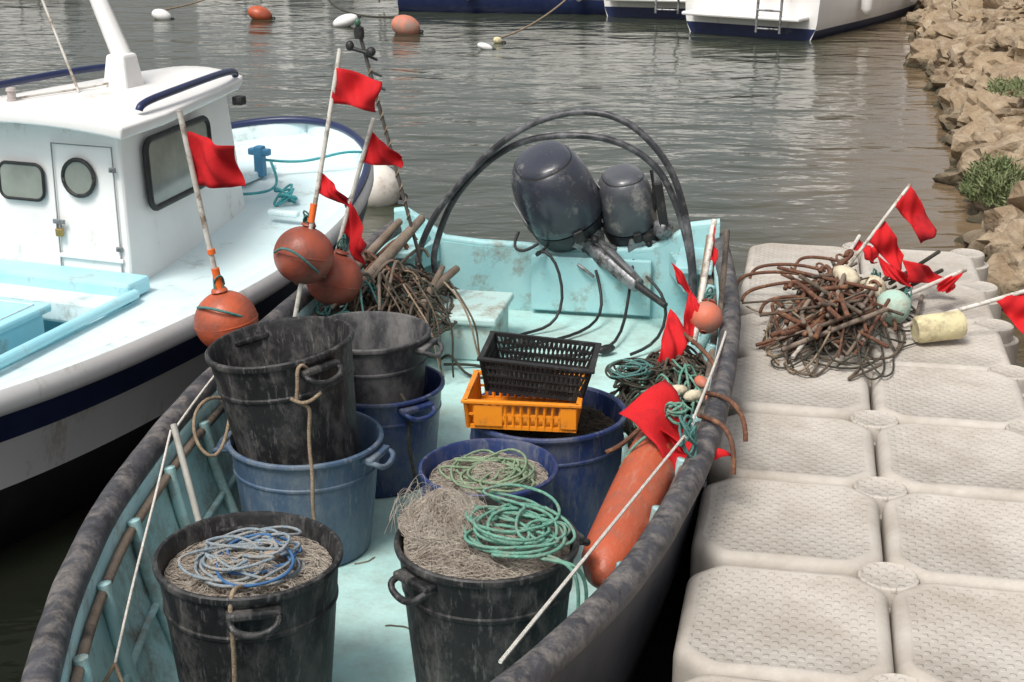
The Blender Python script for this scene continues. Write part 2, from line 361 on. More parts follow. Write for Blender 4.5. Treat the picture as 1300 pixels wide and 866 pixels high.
# =================== near boat
boat=empty('open_fishing_boat',(.2,6.35,0),(0,0,math.radians(-10.96)))
HK=[(0,.74,.62),(.6,.81,.60),(1.2,.845,.59),(2.2,.83,.59),(3.0,.73,.60),(3.4,.63,.61),(3.75,.51,.63),(4.1,.36,.655),(4.4,.17,.68),(4.52,.0,.69)]
NS=60
ts=[4.52*(1-(1-i/(NS-1))**1.3) for i in range(NS)]
def zf(t):
    if t<1: return .27
    if t<2: return .27-.12*(t-1)
    if t<3.4: return .15
    return .15+.15*(t-3.4)
vs=[]
for t in ts:
    hw,zs=catmull(HK,t); hw=max(hw,0.001)
    row=[(hw,zs),(hw*.99,zs-.12),(hw*.95,.25),(hw*.88,0.05),(hw*.6,-.15),(0,-.25)]
    full=[(-a,b) for a,b in row]+[(a,b) for a,b in row[::-1][1:]]
    for a,b in full: vs.append((a,-t,b))
mesh('hull',vs,grid_faces(NS,11),HULLB,boat)
for side in (-1,1):
    vs=[]
    for t in ts:
        hw,zs=catmull(HK,t); hw=max(hw,0.001); i0=max(hw-.035,.0); f=zf(t)
        for a,b in ((hw,zs+.0),(i0,zs),(i0,zs-.05),(max(hw*.97-.05,0),(zs+f)/2),(max(hw*.86-.04,0),f+.02),(max(hw*.80-.06,0),f-.01)):
            vs.append((side*a,-t,b))
    mesh('inner_side',vs,grid_faces(NS,6),CYD,boat)
    g=[(side*(catmull(HK,t)[0]+.008+.003*noise.noise(Vector((t*5,side,0)))),-t,catmull(HK,t)[1]+.012+.004*noise.noise(Vector((t*5,side,7))),1+.08*noise.noise(Vector((t*7,side,3)))) for t in ts[::1]]
    tube('gunwale_tube',g,.039,RUB,boat,res=5)
    g=[(side*(max(catmull(HK,t)[0]-.05,0)),-t,catmull(HK,t)[1]-.055) for t in ts[::2]]
    tube('stringer',g,.014,WOOD,boat)
    g=[(side*(max(catmull(HK,t)[0]*.93-.05,0)),-t,zf(t)+.17) for t in ts[::2]]
    tube('stringer',g,.011,CYD,boat)
    for t in [.5+.36*i for i in range(10)]:
        hw,zs=catmull(HK,t); f=zf(t)
        tube('rib',[(side*(hw-.055),-t,zs-.03),(side*(hw*.97-.062),-t,(zs+f)/2),(side*(hw*.86-.055),-t,f+.02)],.018,CYD,boat)
vs=[]
for t in ts:
    hw,zs=catmull(HK,t)
    for k in range(9):
        vs.append((max(hw*.87-.03,0)*(k/4-1),-t,zf(t)))
mesh('floor',vs,grid_faces(NS,9),FLOOR,boat)
vs=[]
fd=[t for t in ts if t>3.74]
for t in fd:
    hw,zs=catmull(HK,t)
    for k in range(7): vs.append((max(hw-.03,0)*(k/3-1),-t,zs-.10+.02*(1-(k/3-1)**2)))
mesh('foredeck',vs,grid_faces(len(fd),7),CYL,boat)
tp=[(-.75,.70),(-.70,.71),(-.62,.66),(-.52,.585),(-.35,.57),(0,.565),(.30,.565),(.45,.58),(.55,.64),(.63,.70),(.75,.72)]
vs=[];
for x,z in tp:
    for y,zz in ((.0,z),(.05,z),(.05,-.15),(.0,-.15)): vs.append((x,y-.06,zz))
mesh('transom',vs,grid_faces(len(tp),4,cyc=True)+[(0,1,2,3),tuple(4*(len(tp)-1)+i for i in range(4))],CYT,boat,smooth=False)
tube('transom_cap',[(x,-.035,z+.006) for x,z in tp],.022,CYT,boat,smooth=False)
box('motor_pad',(.55,.03,.26),(.18,-.085,.42),CYT,boat,bev=.006)
for s in (-1,1):
    box('knee',(.16,.35,.03),(s*.66,-.22,.60),CYT,boat,bev=.006)
    box('corner_brace',(.05,.30,.10),(s*.60,-.20,.54),CYT,boat,bev=.006,rot=(0,0,s*.3))
bb=empty('deck_storage_box',(-.235,5.82,.27),(0,0,math.radians(-11)))
BOXP=M('pale_green_box_paint',(.42,.60,.58),(.50,.67,.64),scale=4,rough=.55,bump=.2,dirt=(.25,.22,.17),damt=.30,dscale=8,dsharp=.16)
box('body',(.38,.36,.16),(0,0,.08),BOXP,bb,bev=.01)
box('lid',(.42,.40,.035),(0,0,.178),BOXP,bb,bev=.01)
H1=[(-.41,6.1,.50),(-.41,6.1,.62),(-.311,6.08,.825),(-.101,6.03,1.069),(.10,5.98,1.214),(.312,5.92,1.268),(.49,5.87,1.224),(.639,5.83,1.077),(.72,5.81,.88),(.768,5.8,.62),(.77,5.8,.45)]
H2=[(-.343,6.12,.5),(-.343,6.12,.62),(-.259,6.1,.845),(-.102,6.06,1.029),(.067,6.02,1.129),(.283,5.96,1.161),(.464,5.92,1.132),(.612,5.88,1.033),(.705,5.85,.853),(.76,5.8,.63),(.76,5.8,.45)]
def dens(P,n=6):
    ks=[(i,)+tuple(p) for i,p in enumerate(P)]
    return [catmull(ks,i/n) for i in range((len(P)-1)*n+1)]
for k,h in enumerate((H1,H2)): tube('net_hoop',dens(h),.0145,PIPE,res=5)

# =================== outboard motors
def outboard(loc,wd,ht,mat,lean,tilt,sc,yaw=-8):
    e=empty('outboard_motor',loc,(tilt,lean,math.radians(yaw)))
    seg=56
    rings=[(-.5,.55,1),(-.48,.72,1),(-.44,.84,1),(-.36,.92,1),(-.27,.965,1),(-.245,.97,1),(-.243,.925,2),(-.222,.925,2),(-.22,1.0,0),(-.20,1.02,0),(-.12,1.035,0),(0,1.035,0),(.10,1.01,0),(.20,.965,0),(.29,.895,0),(.36,.81,0),(.405,.735,0),(.41,.715,2),(.418,.705,0),(.455,.62,0),(.48,.48,0),(.495,.32,0),(.502,.16,0),(.504,.001,0)]
    vs=[]
    for z,s,_ in rings:
        for i in range(seg):
            a=2*math.pi*i/seg; ca,sa=math.cos(a),math.sin(a)
            x=math.copysign(abs(ca)**.85,ca)*wd/2*s; y=math.copysign(abs(sa)**.85,sa)*wd*.66*s
            if z>-.2:
                x*=1-.03*math.exp(-((y/(wd*.3))**2))*(1 if abs(ca)>.5 else 0)
            yy=y-(z+.25)*.10*wd*(1 if z>-.25 else 0)
            vs.append((x,yy,z*ht+ (-.10*y if z>.2 else -.03*y)))
    mi=[]
    for i in range(len(rings)-1): mi+=[rings[i+1][2] if rings[i+1][2]==2 or rings[i][2]!=2 else 2]*seg
    mi.append(1)
    TR=M('motor_tray',(.016,.017,.022),(.03,.031,.036),rough=.4,dirt=(.12,.11,.1),damt=.25,dscale=9)
    mesh('cowl',vs,grid_faces(len(rings),seg,cyc=True)+[tuple(range(seg))],[mat,TR,BLK],e,auto=35,mi=mi)
    box('front_latch',(.05*sc,.03,.06*sc),(0,-wd*.66-.004,-.24*ht),BLK,e,bev=.008)
    LG=M('motor_trim_grey',(.28,.29,.30),(.2,.2,.21),rough=.4,dirt=(.1,.1,.1),damt=.3,dscale=14)
    for s in (-1,1): box('side_stripe',(.006,wd*.62,.022*sc),(s*wd*.512,0,-.06*ht),LG,e,bev=.002,rot=(-.05,0,0))
    revolve('starter_grip',[(.001,0),(.018*sc,0),(.02*sc,.02),(.012*sc,.035),(.001,.036)],BLK,e,seg=18,loc=(.06*sc,-wd*.62,-.36*ht),rot=(math.radians(90),0,0))
    revolve('leg_collar',[(0,-ht*.66),(.07*sc,-ht*.66),(.10*sc,-ht*.5),(0,-ht*.45)],BLK,e,seg=24)
    box('midsection',(.07*sc,.13*sc,.5*sc),(0,.02,-ht*.55-.25*sc),mat,e,bev=.02)
    box('bracket',(.16*sc,.10*sc,.18*sc),(0,-.09*sc,-ht*.6-.08*sc),ALU,e,bev=.012)
    tube('bracket_rod',[(-.10*sc,-.12*sc,-ht*.6-.1*sc),(.10*sc,-.12*sc,-ht*.6-.1*sc)],.012,ALU,e,smooth=False)
    box('cavitation_plate',(.16*sc,.26*sc,.012),(0,.05,-ht*.55-.5*sc),mat,e,bev=.004)
    revolve('gearcase',[(0.001,-.17*sc),(.03*sc,-.12*sc),(.045*sc,0),(.04*sc,.1*sc),(.02*sc,.15*sc),(.001,.16*sc)],mat,e,seg=24,loc=(0,.06,-ht*.55-.62*sc),rot=(math.radians(90),0,0))
    box('skeg',(.012,.12*sc,.14*sc),(0,.04,-ht*.55-.72*sc),mat,e,bev=.004)
    for k in range(3):
        a=k*2.094
        box('propeller_blade',(.05*sc,.012,.10*sc),(.06*sc*math.sin(a),.06+.17*sc,-ht*.55-.62*sc+.06*sc*math.cos(a)),ALU,e,rot=(0,a,.5),bev=.004)
    return e
outboard((.195,6.36,.825),.36,.47,COWL,math.radians(-24),math.radians(16),1,yaw=10)
outboard((.52,6.36,.772),.255,.37,COWL2,math.radians(-12),math.radians(14),.78,yaw=8)
mb=empty('motor_tiller_handle')
tube('arm',[(.33,6.28,.63,1.2),(.38,6.27,.59,1.5),(.43,6.22,.55,1.6),(.48,6.17,.52,1.2),(.50,6.14,.505,1.35),(.56,6.06,.47,1)],.034,ALU,mb,res=5)
tube('grip',[(.55,6.07,.475,1),(.67,5.92,.42,.8)],.019,BLK,mb,smooth=False)
blob('clamp',(.36,6.29,.62),(.06,.06,.07),ALU,mb,rough=.25,sub=3)
box('clamp_plate',(.08,.03,.16),(.41,6.26,.54),ALU,mb,rot=(.3,.4,.2))
box('clamp_plate',(.05,.10,.05),(.30,6.25,.63),ALU,mb,rot=(.3,.5,.2))
tube('screw_handle',[(.30,6.22,.52),(.34,6.18,.50),(.37,6.2,.47)],.008,ALU,mb)
tube('shift_cable',[(.30,6.24,.66),(.40,6.18,.62),(.48,6.12,.55),(.55,6.05,.50)],.006,BLK,mb)
mb2=empty('motor_tiller_handle')
tube('arm',[(.60,6.30,.68),(.66,6.24,.80),(.63,6.26,.95)],.016,BLK,mb2)
box('control_lever',(.04,.05,.22),(.665,6.2,.80),BLK,mb2,rot=(0,-.18,0))
box('lever_tip',(.03,.03,.10),(.64,6.2,.95),COWL2,mb2,rot=(0,-.18,0))
blob('clamp',(.61,6.28,.64),(.07,.05,.06),BLK,mb2,rough=.3)
blob('clamp_block',(.68,6.22,.69),(.045,.05,.05),ALU,mb2,rough=.3)
box('clamp_plate',(.15,.03,.07),(.60,6.25,.60),ALU,mb2,rot=(.2,.1,.2))
tube('fuel_hose',[[(.16,6.25,.60),(.10,6.2,.55),(.12,6.15,.62),(.20,6.12,.58),(.24,6.05,.40),(.18,6.0,.29),(.05,5.95,.285),(-.02,5.85,.283)],
 [(.03,6.27,.66),(.00,6.22,.60),(.05,6.2,.58),(.12,6.22,.62)],
 [(.38,6.2,.50),(.42,6.12,.35),(.36,6.0,.29),(.2,5.85,.285),(.0,5.75,.285),(-.08,5.72,.285)],
 [(.55,6.2,.55),(.52,6.1,.36),(.46,5.75,.29),(.30,5.62,.29),(.1,5.66,.285),(-.05,5.6,.285)],
 [(.60,6.1,.5),(.70,6.0,.42),(.64,5.75,.31),(.5,5.65,.29)]],.007,BLK)
blob('fuel_primer_bulb',(.40,5.69,.30),(.045,.02,.02),BLK,rot=(0,0,.6))
blob('fuel_primer_bulb',(.06,5.77,.30),(.045,.02,.02),BLK,rot=(0,0,.4))

# =================== bins
def bin_(name,cx,cy,z0,d,h,mat,taper=.80,ax=(0,0),handles=(0,math.pi)):
    e=empty(name,(cx,cy,z0),(ax[0],ax[1],0)); r=d/2; rb=r*taper
    def rr(q): return rb+(r-rb)*q
    prof=[(0.001,0),(rb*.95,0),(rb,.012),(rr(.5),h*.5),(rr(.72),h*.74),(rr(.74)+.004,h*.75),(rr(.75)+.004,h*.765),(rr(.77),h*.775),(r*.985,h*.945),(r*.99,h*.955),(r*1.03,h*.96),(r*1.04,h*.975),(r*1.035,h*.992),(r*1.015,h),(r*.985,h*.998),(r*.965,h*.98),(rr(.5)-.006,h*.5),(rb*.95,.02),(.001,.018)]
    revolve('body',prof,mat,e,seg=72,wob=.012,auto=30)
    for a in handles:
        c,s=math.cos(a),math.sin(a)
        def P(rad,tan,z): return (c*rad-s*tan,s*rad+c*tan,z)
        tube('handle',[P(r*.95,-.055,h*.90),P(r+.035,-.06,h*.90),P(r+.046,-.045,h*.86),P(r+.047,0,h*.835),P(r+.046,.045,h*.86),P(r+.035,.06,h*.90),P(r*.95,.055,h*.90)],.009,mat,e,res=3)
        box('handle_block',(.045,.13,.02),P(r+.003,0,h*.915),mat,e,rot=(0,0,a),bev=.006)
    return e
def mound(name,cx,cy,z,r,h,mat,parent=None,rough=.5,dx=0,dy=0):
    n=24;seg=48;vs=[];o0=Vector((R.random()*90,R.random()*90,0))
    for i in range(n+1):
        q=i/n
        for j in range(seg):
            a=2*math.pi*j/seg; x=r*q*math.cos(a);y=r*q*math.sin(a)
            g=math.exp(-(((x-dx)**2+(y-dy)**2)/(r*.55)**2))
            zz=h*(.35*(1-q*q)+.8*g)+ rough*(.06*noise.noise(Vector((x*12,y*12,0))+o0)+.04*noise.noise(Vector((x*30,y*30,0))+o0))*(1-q**4)
            vs.append((cx+x,cy+y,z+zz))
    return mesh(name,vs,grid_faces(n+1,seg,cyc=True),mat,parent)
def netpile(cx,cy,z,r,h,n,dx=0,dy=0,rad=.00075,mat=NETF):
    spl=[]
    o0=Vector((R.random()*90,R.random()*90,0))
    for s in range(n):
        a=R.random()*6.28; rr=math.sqrt(R.random())*r
        x=rr*math.cos(a); y=rr*math.sin(a); d=R.random()*6.28; cur=R.uniform(-.9,.9); st=R.uniform(.012,.035); base=R.uniform(-.005,.02)
        pts=[]
        for i in range(16):
            q=min(1.1,math.hypot(x,y)/r); g=math.exp(-(((x-dx)**2+(y-dy)**2)/(r*.55)**2))
            zz=h*(.35*(1-q*q)+.8*g)+.035*noise.noise(Vector((x*12,y*12,0))+o0)*(1-min(1,q)**4)+base+R.uniform(-.004,.008)
            pts.append((cx+x,cy+y,z+zz)); d+=cur+R.uniform(-.6,.6); x+=st*math.cos(d); y+=st*math.sin(d)
            m=math.hypot(x,y)
            if m>r*1.0: x*=r/m; y*=r/m; d+=1.5
        spl.append(pts)
    tube('fishing_net',spl,rad,mat,res=1)
bin_('plastic_bin',-.064,3.26,.15,.46,.50,BBLK,handles=(-2.4,.5))
mound('fishing_net',-.064,3.26,.60,.215,.06,NETB,dx=-.09,dy=.05)
netpile(-.064,3.26,.605,.212,.07,650,dx=-.09,dy=.05)
netpile(-.17,3.33,.645,.125,.075,380,rad=.0007)
wisp=[]
for i in range(90):
    a=R.uniform(0,6.28); r0=R.uniform(.02,.12); x=-.17+r0*math.cos(a); y=3.32+r0*math.sin(a); d=R.uniform(1.2,4.4); h0=R.uniform(.03,.075); L=R.uniform(.03,.085)
    wisp.append([(x,y,.67),(x+L*.3*math.cos(d),y+L*.3*math.sin(d),.68+h0),(x+L*.8*math.cos(d+.5),y+L*.8*math.sin(d+.5),.675+h0*.8),(x+L*1.0*math.cos(d+1),y+L*1.0*math.sin(d+1),.66+h0*.1)])
tube('fishing_net',wisp,.0006,NETF,res=1)
tube('rope_coil',coil_pts((.01,3.24,.672),.05,.135,13,.03,jit=.5,tilt=.016),.0044,RG,res=2)
tube('rope_coil',[(.07,3.10,.67),(.13,3.06,.68),(.165,3.07,.66),(.185,3.08,.60),(.18,3.09,.5),(.15,3.06,.38),(.10,3.0,.28)],.005,RG,res=2)
tube('rope_coil',[(.05,3.14,.67),(.11,3.08,.68),(.15,3.05,.67),(.165,3.05,.60),(.155,3.06,.48),(.13,3.03,.36)],.005,RG,res=2)
tube('rope_coil',[(-.05,3.1,.68),(.05,3.08,.68),(.12,3.12,.682),(.14,3.2,.68),(.10,3.3,.68)],.005,RG,res=2)
bin_('plastic_bin',-.657,3.174,.15,.455,.50,BBLK,handles=(-1.35,1.8))
mound('fishing_net',-.657,3.174,.575,.21,.035,NETB)
netpile(-.657,3.174,.58,.208,.04,520)
tube('rope_coil',coil_pts((-.655,3.17,.615),.04,.135,16,.035,jit=.5,tilt=.018),.0042,RBL,res=2)
tube('rope_coil',coil_pts((-.64,3.16,.63),.09,.13,3,.02,jit=.4,tilt=.015),.0042,M('blue_rope',(.03,.10,.24),(.06,.15,.30),rough=.8),res=2)
tube('rope_coil',[(-.64,3.05,.62),(-.65,2.98,.66),(-.655,2.945,.66),(-.66,2.935,.62),(-.655,2.935,.5),(-.665,2.94,.38),(-.66,2.96,.25)],.006,RTAN,res=2)
blob('cork_float',(-.60,3.17,.64),(.024,.016,.013),TANF,rot=(0,0,.5),rough=.1)
bin_('plastic_bin',-.66,4.19,.15,.485,.39,BBLU,handles=(-.35,3.05),taper=.82)
bin_('plastic_bin',-.665,4.19,.36,.455,.50,BBLK,ax=(0,math.radians(-7)),handles=(-.9,2.2),taper=.78)
tube('tie_rope',[(-.60,4.02,.80),(-.62,3.975,.86),(-.64,3.955,.85),(-.635,3.955,.78),(-.65,3.95,.74),(-.60,3.96,.73),(-.61,3.96,.68),(-.615,3.965,.58),(-.60,3.93,.5),(-.61,3.915,.40),(-.585,3.92,.28)],.006,RTAN,res=2)
tube('tie_rope',[(-.66,3.95,.755),(-.63,3.945,.74),(-.60,3.95,.745),(-.57,3.965,.77)],.006,RTAN,res=2)
bin_('plastic_bin',-.47,4.70,.16,.45,.37,BNAV,handles=(-.9,2.2),taper=.84)
bin_('plastic_bin',-.50,4.70,.30,.42,.42,BBLK2,handles=(-.3,2.8),taper=.8)
tube('tie_rope',[(-.38,4.52,.55),(-.34,4.50,.5),(-.36,4.49,.4),(-.34,4.48,.3),(-.33,4.5,.2)],.006,RDK,res=2)
bin_('plastic_bin',-.07,3.925,.15,.41,.40,BNAV,handles=(),taper=.9)
mound('fishing_net',-.07,3.925,.485,.18,.01,NETB)
netpile(-.07,3.925,.49,.18,.015,380)
tube('rope_coil',coil_pts((-.05,3.92,.512),.06,.14,12,.02,jit=.5,tilt=.014),.0042,M('olive_green_rope',(.14,.22,.14),(.25,.32,.2),scale=60,rough=.85,bump=.5,bscale=200),res=2)
bin_('plastic_bin',.115,4.38,.15,.51,.40,BNAV,handles=(),taper=.93)
mound('fishing_net',.115,4.38,.46,.235,.03,NETD)
netpile(.115,4.38,.47,.23,.03,260,rad=.0012,mat=RBR)
netpile(.115,4.38,.47,.23,.03,160,rad=.0012,mat=RDK)
def crate(name,loc,W,D,H,mat,rz,nh=9,rows=3,flare=1.08,rot=(0,0),diag=False,th0=.007):
    e=empty(name,loc,(rot[0],rot[1],rz))
    def side(L,axis,sgn,off):
        for z0 in [i/rows for i in range(rows+1)]:
            f=1+(flare-1)*z0; th=.010 if z0 in (0,1) else .005
            o=off*f*sgn; ln=L*f
            if axis=='x': box('rail',(ln+.01,.008,th*1.3),(0,o,H*z0+.005),mat,e,bev=0)
            else: box('rail',(.0075,ln+.012,th*1.3),(o,0,H*z0+.0055),mat,e,bev=0)
        sp=[]
        def P(u,q):
            f=1+(flare-1)*q; a,b=u*L*f,off*sgn*f
            return (a,b,.004+(H-.004)*q) if axis=='x' else (b,a,.004+(H-.004)*q)
        for i in range(nh+1):
            u=-.5+i/nh
            if not diag or i in (0,nh): sp.append([P(u,0),P(u,1)])
            else:
                sp.append([P(u,0),P(min(.5,u+1.5/nh),1)]); sp.append([P(u,0),P(max(-.5,u-1.5/nh),1)])
        tube('slats',sp,th0*.6,mat,e,smooth=False,res=1)
        tube('corner_posts',[[P(-.5,0),P(-.5,1)],[P(.5,0),P(.5,1)]],.008,mat,e,smooth=False,res=2)
    side(W,'x',1,D/2);side(W,'x',-1,D/2);side(D,'y',1,W/2);side(D,'y',-1,W/2)
    box('base',(W-.01,D-.01,.006),(0,0,.004),mat,e,bev=.001)
    box('lip',(W*flare+.03,.014,.012),(0,-D/2*flare-.004,H+.006),mat,e,bev=.003)
    box('lip',(W*flare+.03,.014,.012),(0,D/2*flare+.004,H+.006),mat,e,bev=.003)
    box('lip',(.014,D*flare-.01,.012),(-W/2*flare-.006,0,H+.0062),mat,e,bev=.003)
    box('lip',(.014,D*flare-.01,.012),(W/2*flare+.006,0,H+.0062),mat,e,bev=.003)
    return e
oc=crate('orange_fish_crate',(.045,4.30,.562),.34,.25,.085,YEL,math.radians(-7),nh=14,rows=2,flare=1.04,th0=.010)
box('solid_panel',(.09,.006,.07),(-.105,-.133,.045),YEL,oc,bev=.002)
box('solid_panel',(.05,.006,.07),(.15,-.133,.045),YEL,oc,bev=.002)
crate('black_mesh_crate',(.085,4.34,.655),.30,.22,.105,CRBLK,math.radians(-8),nh=22,rows=4,flare=1.15,rot=(0,math.radians(4)),diag=True,th0=.0065)

# =================== marker buoys
def along(a,b,t): return tuple(Vector(a).lerp(Vector(b),t))
def marker(bot,top,floats,flags,tape=None,prad=.009,pm=POLE,name='marker_flag_buoy'):
    e=empty(name)
    mid=Vector(along(bot,top,.5))+Vector((R.uniform(-.006,.006),0,0))
    tube('pole',[bot,tuple(mid),top],prad,pm,e,res=3)
    d=Vector(top)-Vector(bot)
    for (c,r,mt) in floats:
        ro=vrot(d)
        revolve('float',[(0.014,-r*1.02)]+[(r*math.cos(math.radians(a)),r*.97*math.sin(math.radians(a))) for a in range(-80,81,8)]+[(.030,r*1.0),(.026,r*1.08),(.012,r*1.1)],mt,e,seg=40,loc=c,rot=ro,auto=60,wob=.01)
        if r>.09: revolve('moulding_seam',[(r*.999,-.003),(r*1.012,-.002),(r*1.012,.002),(r*.999,.003)],mt,e,seg=40,loc=c,rot=ro)
        u=Vector(c)+d.normalized()*r*1.02
        tube('binding',coil_pts(tuple(u),.016,.024,5,.03,jit=.1,ppl=8),.0035,RTEALD,e,res=2)
    for (t0,t1,dv,wd,dr,tp_) in flags:
        flag('flag',along(bot,top,t1),along(bot,top,t0),dv,wd,parent=e,droop=dr,tip=tp_)
    if tape: 
        for a,b in tape: tube('tape',[along(bot,top,a),along(bot,top,b)],prad*1.5,TAPE,e,smooth=False)
    return e
marker((-.985,4.75,.62),(-1.113,4.75,1.477),[((-1.005,4.75,.735),.112,ORB)],[(.70,.92,(1,-.2,-.05),.165,.15,.75)],[(.24,.36),(.42,.44)],prad=.010)
marker((-.835,5.2,.60),(-.645,5.4,1.596),[((-.80,5.27,.83),.115,ORU)],[(.80,.93,(1,-.1,-.1),.17,.1,.85),(.47,.55,(1,-.3,-.3),.12,.4,.4)],[(.36,.43)])
marker((-.75,5.45,.60),(-.536,5.5,1.317),[((-.705,5.42,.69),.112,ORU)],[(.76,.93,(1,-.2,-.35),.15,.1,.3),(.38,.55,(.4,-.3,-.8),.15,.1,.8)])
tube('float_lashing',[(-.90,5.20,.86),(-.86,5.14,.90),(-.80,5.12,.88),(-.74,5.16,.80),(-.72,5.25,.75)],.005,RTEALD,res=2)
tube('float_lashing',[(-1.09,4.70,.80),(-1.04,4.64,.82),(-.97,4.64,.80),(-.91,4.70,.76),(-.89,4.8,.70)],.005,RTEALD,res=2)
rod=empty('light_beacon_pole')
RA=(-.40,6.0,.6);RB=(-.628,6.0,1.56)
tube('rod',[RA,along(RA,RB,.5),RB],.008,M('dark_rod',(.06,.055,.05),(.12,.11,.1),scale=30,rough=.6),rod)
revolve('lamp_cup',[(.001,-.02),(.020,-.02),(.022,0),(.020,.025),(.012,.03),(.001,.03)],BLK,rod,loc=(-.635,6.0,1.58),seg=20)
blob('lamp_lens',(-.64,6.0,1.625),(.014,.014,.018),M('beacon_lens',(.06,.14,.09),rough=.25),rod)
for t in (.80,.86,.93): tube('clip',[along(RA,RB,t),tuple(Vector(along(RA,RB,t))+Vector((.05,-.01,-.02)))],.006,BLK,rod,smooth=False)
tube('clip',[(-.67,6,1.52),(-.59,5.98,1.50)],.009,BLK,rod,smooth=False)
blob('knob',(-.585,5.97,1.51),(.02,.02,.02),BLK,rod); blob('knob',(-.675,6.0,1.53),(.018,.018,.022),BLK,rod)
tube('wrapped_line',[tuple(Vector(along(RA,RB,.1+.8*i/60))+Vector((.012*math.cos(i*1.3),.012*math.sin(i*1.3),0))) for i in range(61)],.003,RTAN,rod,res=2)
# gear port quarter
tube('rope_pile',tangle_spl((-.55,5.70,.46),.24,.44,.19,30,ang=-.2,k=14,edge=1.2),.0055,RBR,res=2)
tube('rope_pile',tangle_spl((-.50,5.72,.44),.24,.44,.19,34,ang=-.2,k=14,edge=1.2),.0045,RDK,res=2)
tube('rope_pile',tangle_spl((-.52,5.72,.45),.22,.40,.19,12,ang=-.2,k=14,edge=1.2),.005,RTAN,res=2)
tube('rope_pile',tangle_spl((-.66,5.5,.55),.13,.18,.16,9,k=14),.0045,RTEALD,res=2)
blob('fishing_net',(-.56,5.75,.36),(.20,.38,.15),NETD,rough=.5,sub=4)
for a,b,r in (((-.62,5.55,.62),(-.40,6.12,.76),.024),((-.50,5.45,.48),(-.24,5.95,.58),.020),((-.7,5.7,.6),(-.50,6.15,.74),.020),((-.45,5.35,.42),(-.30,5.9,.60),.016)):
    tube('driftwood_log',[a,(along(a,b,.5)[0]+.01,along(a,b,.5)[1],along(a,b,.5)[2]+.01,1.1),b+(.8,)],r,WOOD,res=4)
for i in range(14):
    x=-.52+R.gauss(0,.1); y=5.7+R.gauss(0,.2); z=.60+R.uniform(0,.08); a=R.uniform(.8,2.4); L=R.uniform(.14,.3); dx,dy=math.cos(a)*L/2,math.sin(a)*L/2
    tube('rusty_hook',[(x-dx,y-dy,z-.06),(x,y,z),(x+dx,y+dy,z+.04),(x+dx+.03,y+dy,z-.02)],.007,(RUST,WOOD)[i%2],res=2)
tube('rope_pile',[(-.3,5.55,.3),(-.25,5.5,.36),(-.2,5.42,.28),(-.1,5.4,.27),(-.05,5.5,.27),(-.15,5.56,.28),(-.28,5.5,.3)],.006,RDK,res=2)
for k in range(7):
    x=-.42+.05*k+R.uniform(-.02,.02); tube('hanging_rope',[(x-.12,5.45+R.uniform(-.05,.1),.66),(x-.04,5.36,.60+R.uniform(-.04,.02)),(x,5.33,.50),(x+R.uniform(-.03,.03),5.33,.38),(x+R.uniform(-.07,.07),5.35,.30)],.004,(RBR,RDK,RTAN)[k%3],res=2)

# =================== starboard gear
marker((.67,4.95,.58),(.775,5.3,.96),[((.72,5.02,.66),.062,ORL)],[(.72,.95,(.1,-.5,-.6),.08,.1,.8)],prad=.012)
tube('bamboo_pole',[(.80,5.2,.62),(.85,5.45,.88)],.011,WOOD,smooth=False)
tube('bamboo_pole',[(.70,5.15,.55),(.76,5.30,.90)],.013,RTAN,smooth=False)
flag('red_marker_flag',(.66,5.05,.76),(.70,5.0,.70),(-.25,-.4,-.75),.17,droop=.0,tip=.6,wave=.03)
flag('red_marker_flag',(.60,5.15,.84),(.62,5.10,.77),(.5,-.4,-.5),.12,droop=.1,tip=.6,wave=.03)
flag('red_marker_flag',(.58,4.95,.72),(.65,4.9,.64),(-.3,-.6,-.6),.28,droop=.0,tip=.7,wave=.035)
flag('red_marker_flag',(.36,4.20,.63),(.45,4.02,.62),(.5,-.75,.05),.27,droop=.25,tip=.8,wave=.03)
flag('red_marker_flag',(.33,4.04,.68),(.48,4.18,.73),(.6,-.7,-.55),.32,droop=.1,tip=.75,wave=.04)
tube('rope_pile',tangle_spl((.55,4.75,.44),.17,.38,.13,34,ang=-.2,k=14,edge=1.2),.005,RDK,res=2)
tube('rope_pile',tangle_spl((.57,4.66,.46),.15,.30,.13,14,ang=-.2,k=14,edge=1.1),.0045,RG,res=2)
tube('rope_pile',tangle_spl((.58,4.8,.44),.16,.36,.15,26,ang=-.2,k=14,edge=1.2),.005,RBR,res=2)
tube('rope_pile',coil_pts((.44,4.74,.54),.06,.12,9,.03,jit=.4,tilt=.02),.004,RDK,res=2)
tube('rope_pile',coil_pts((.42,4.70,.56),.05,.10,5,.02,jit=.4,tilt=.02),.004,RTEALD,res=2)
blob('fishing_net',(.56,4.78,.36),(.15,.34,.12),NETD,rough=.5,sub=4)
for k,(x,y,z) in enumerate([(.64,4.50,.60),(.60,4.40,.59),(.66,4.36,.60),(.56,4.50,.57)]):
    blob('foam_float',(x,y,z),(.022,.036,.02),CREAM if k%2 else ORL,rot=(0,.3,R.random()*3),rough=.08)
for a in [((.62,4.9,.64),(.68,4.7,.64),(.72,4.55,.60),(.735,4.46,.52)),((.5,4.2,.58),(.42,4.05,.50),(.36,3.95,.46)),((.58,4.10,.64),(.64,3.98,.665),(.665,3.92,.62),(.66,3.88,.54)),((.62,4.3,.64),(.70,4.2,.66),(.735,4.15,.60),(.735,4.13,.54)),((.45,4.3,.55),(.36,4.2,.5),(.30,4.18,.48))]:
    tube('rusty_hook',list(a),.008,RUST,res=3)
fe=empty('orange_inflatable_fender')
a=Vector((.49,4.22,.53)); b=Vector((.235,3.36,.47)); d=b-a; Lf=d.length; rf=.082
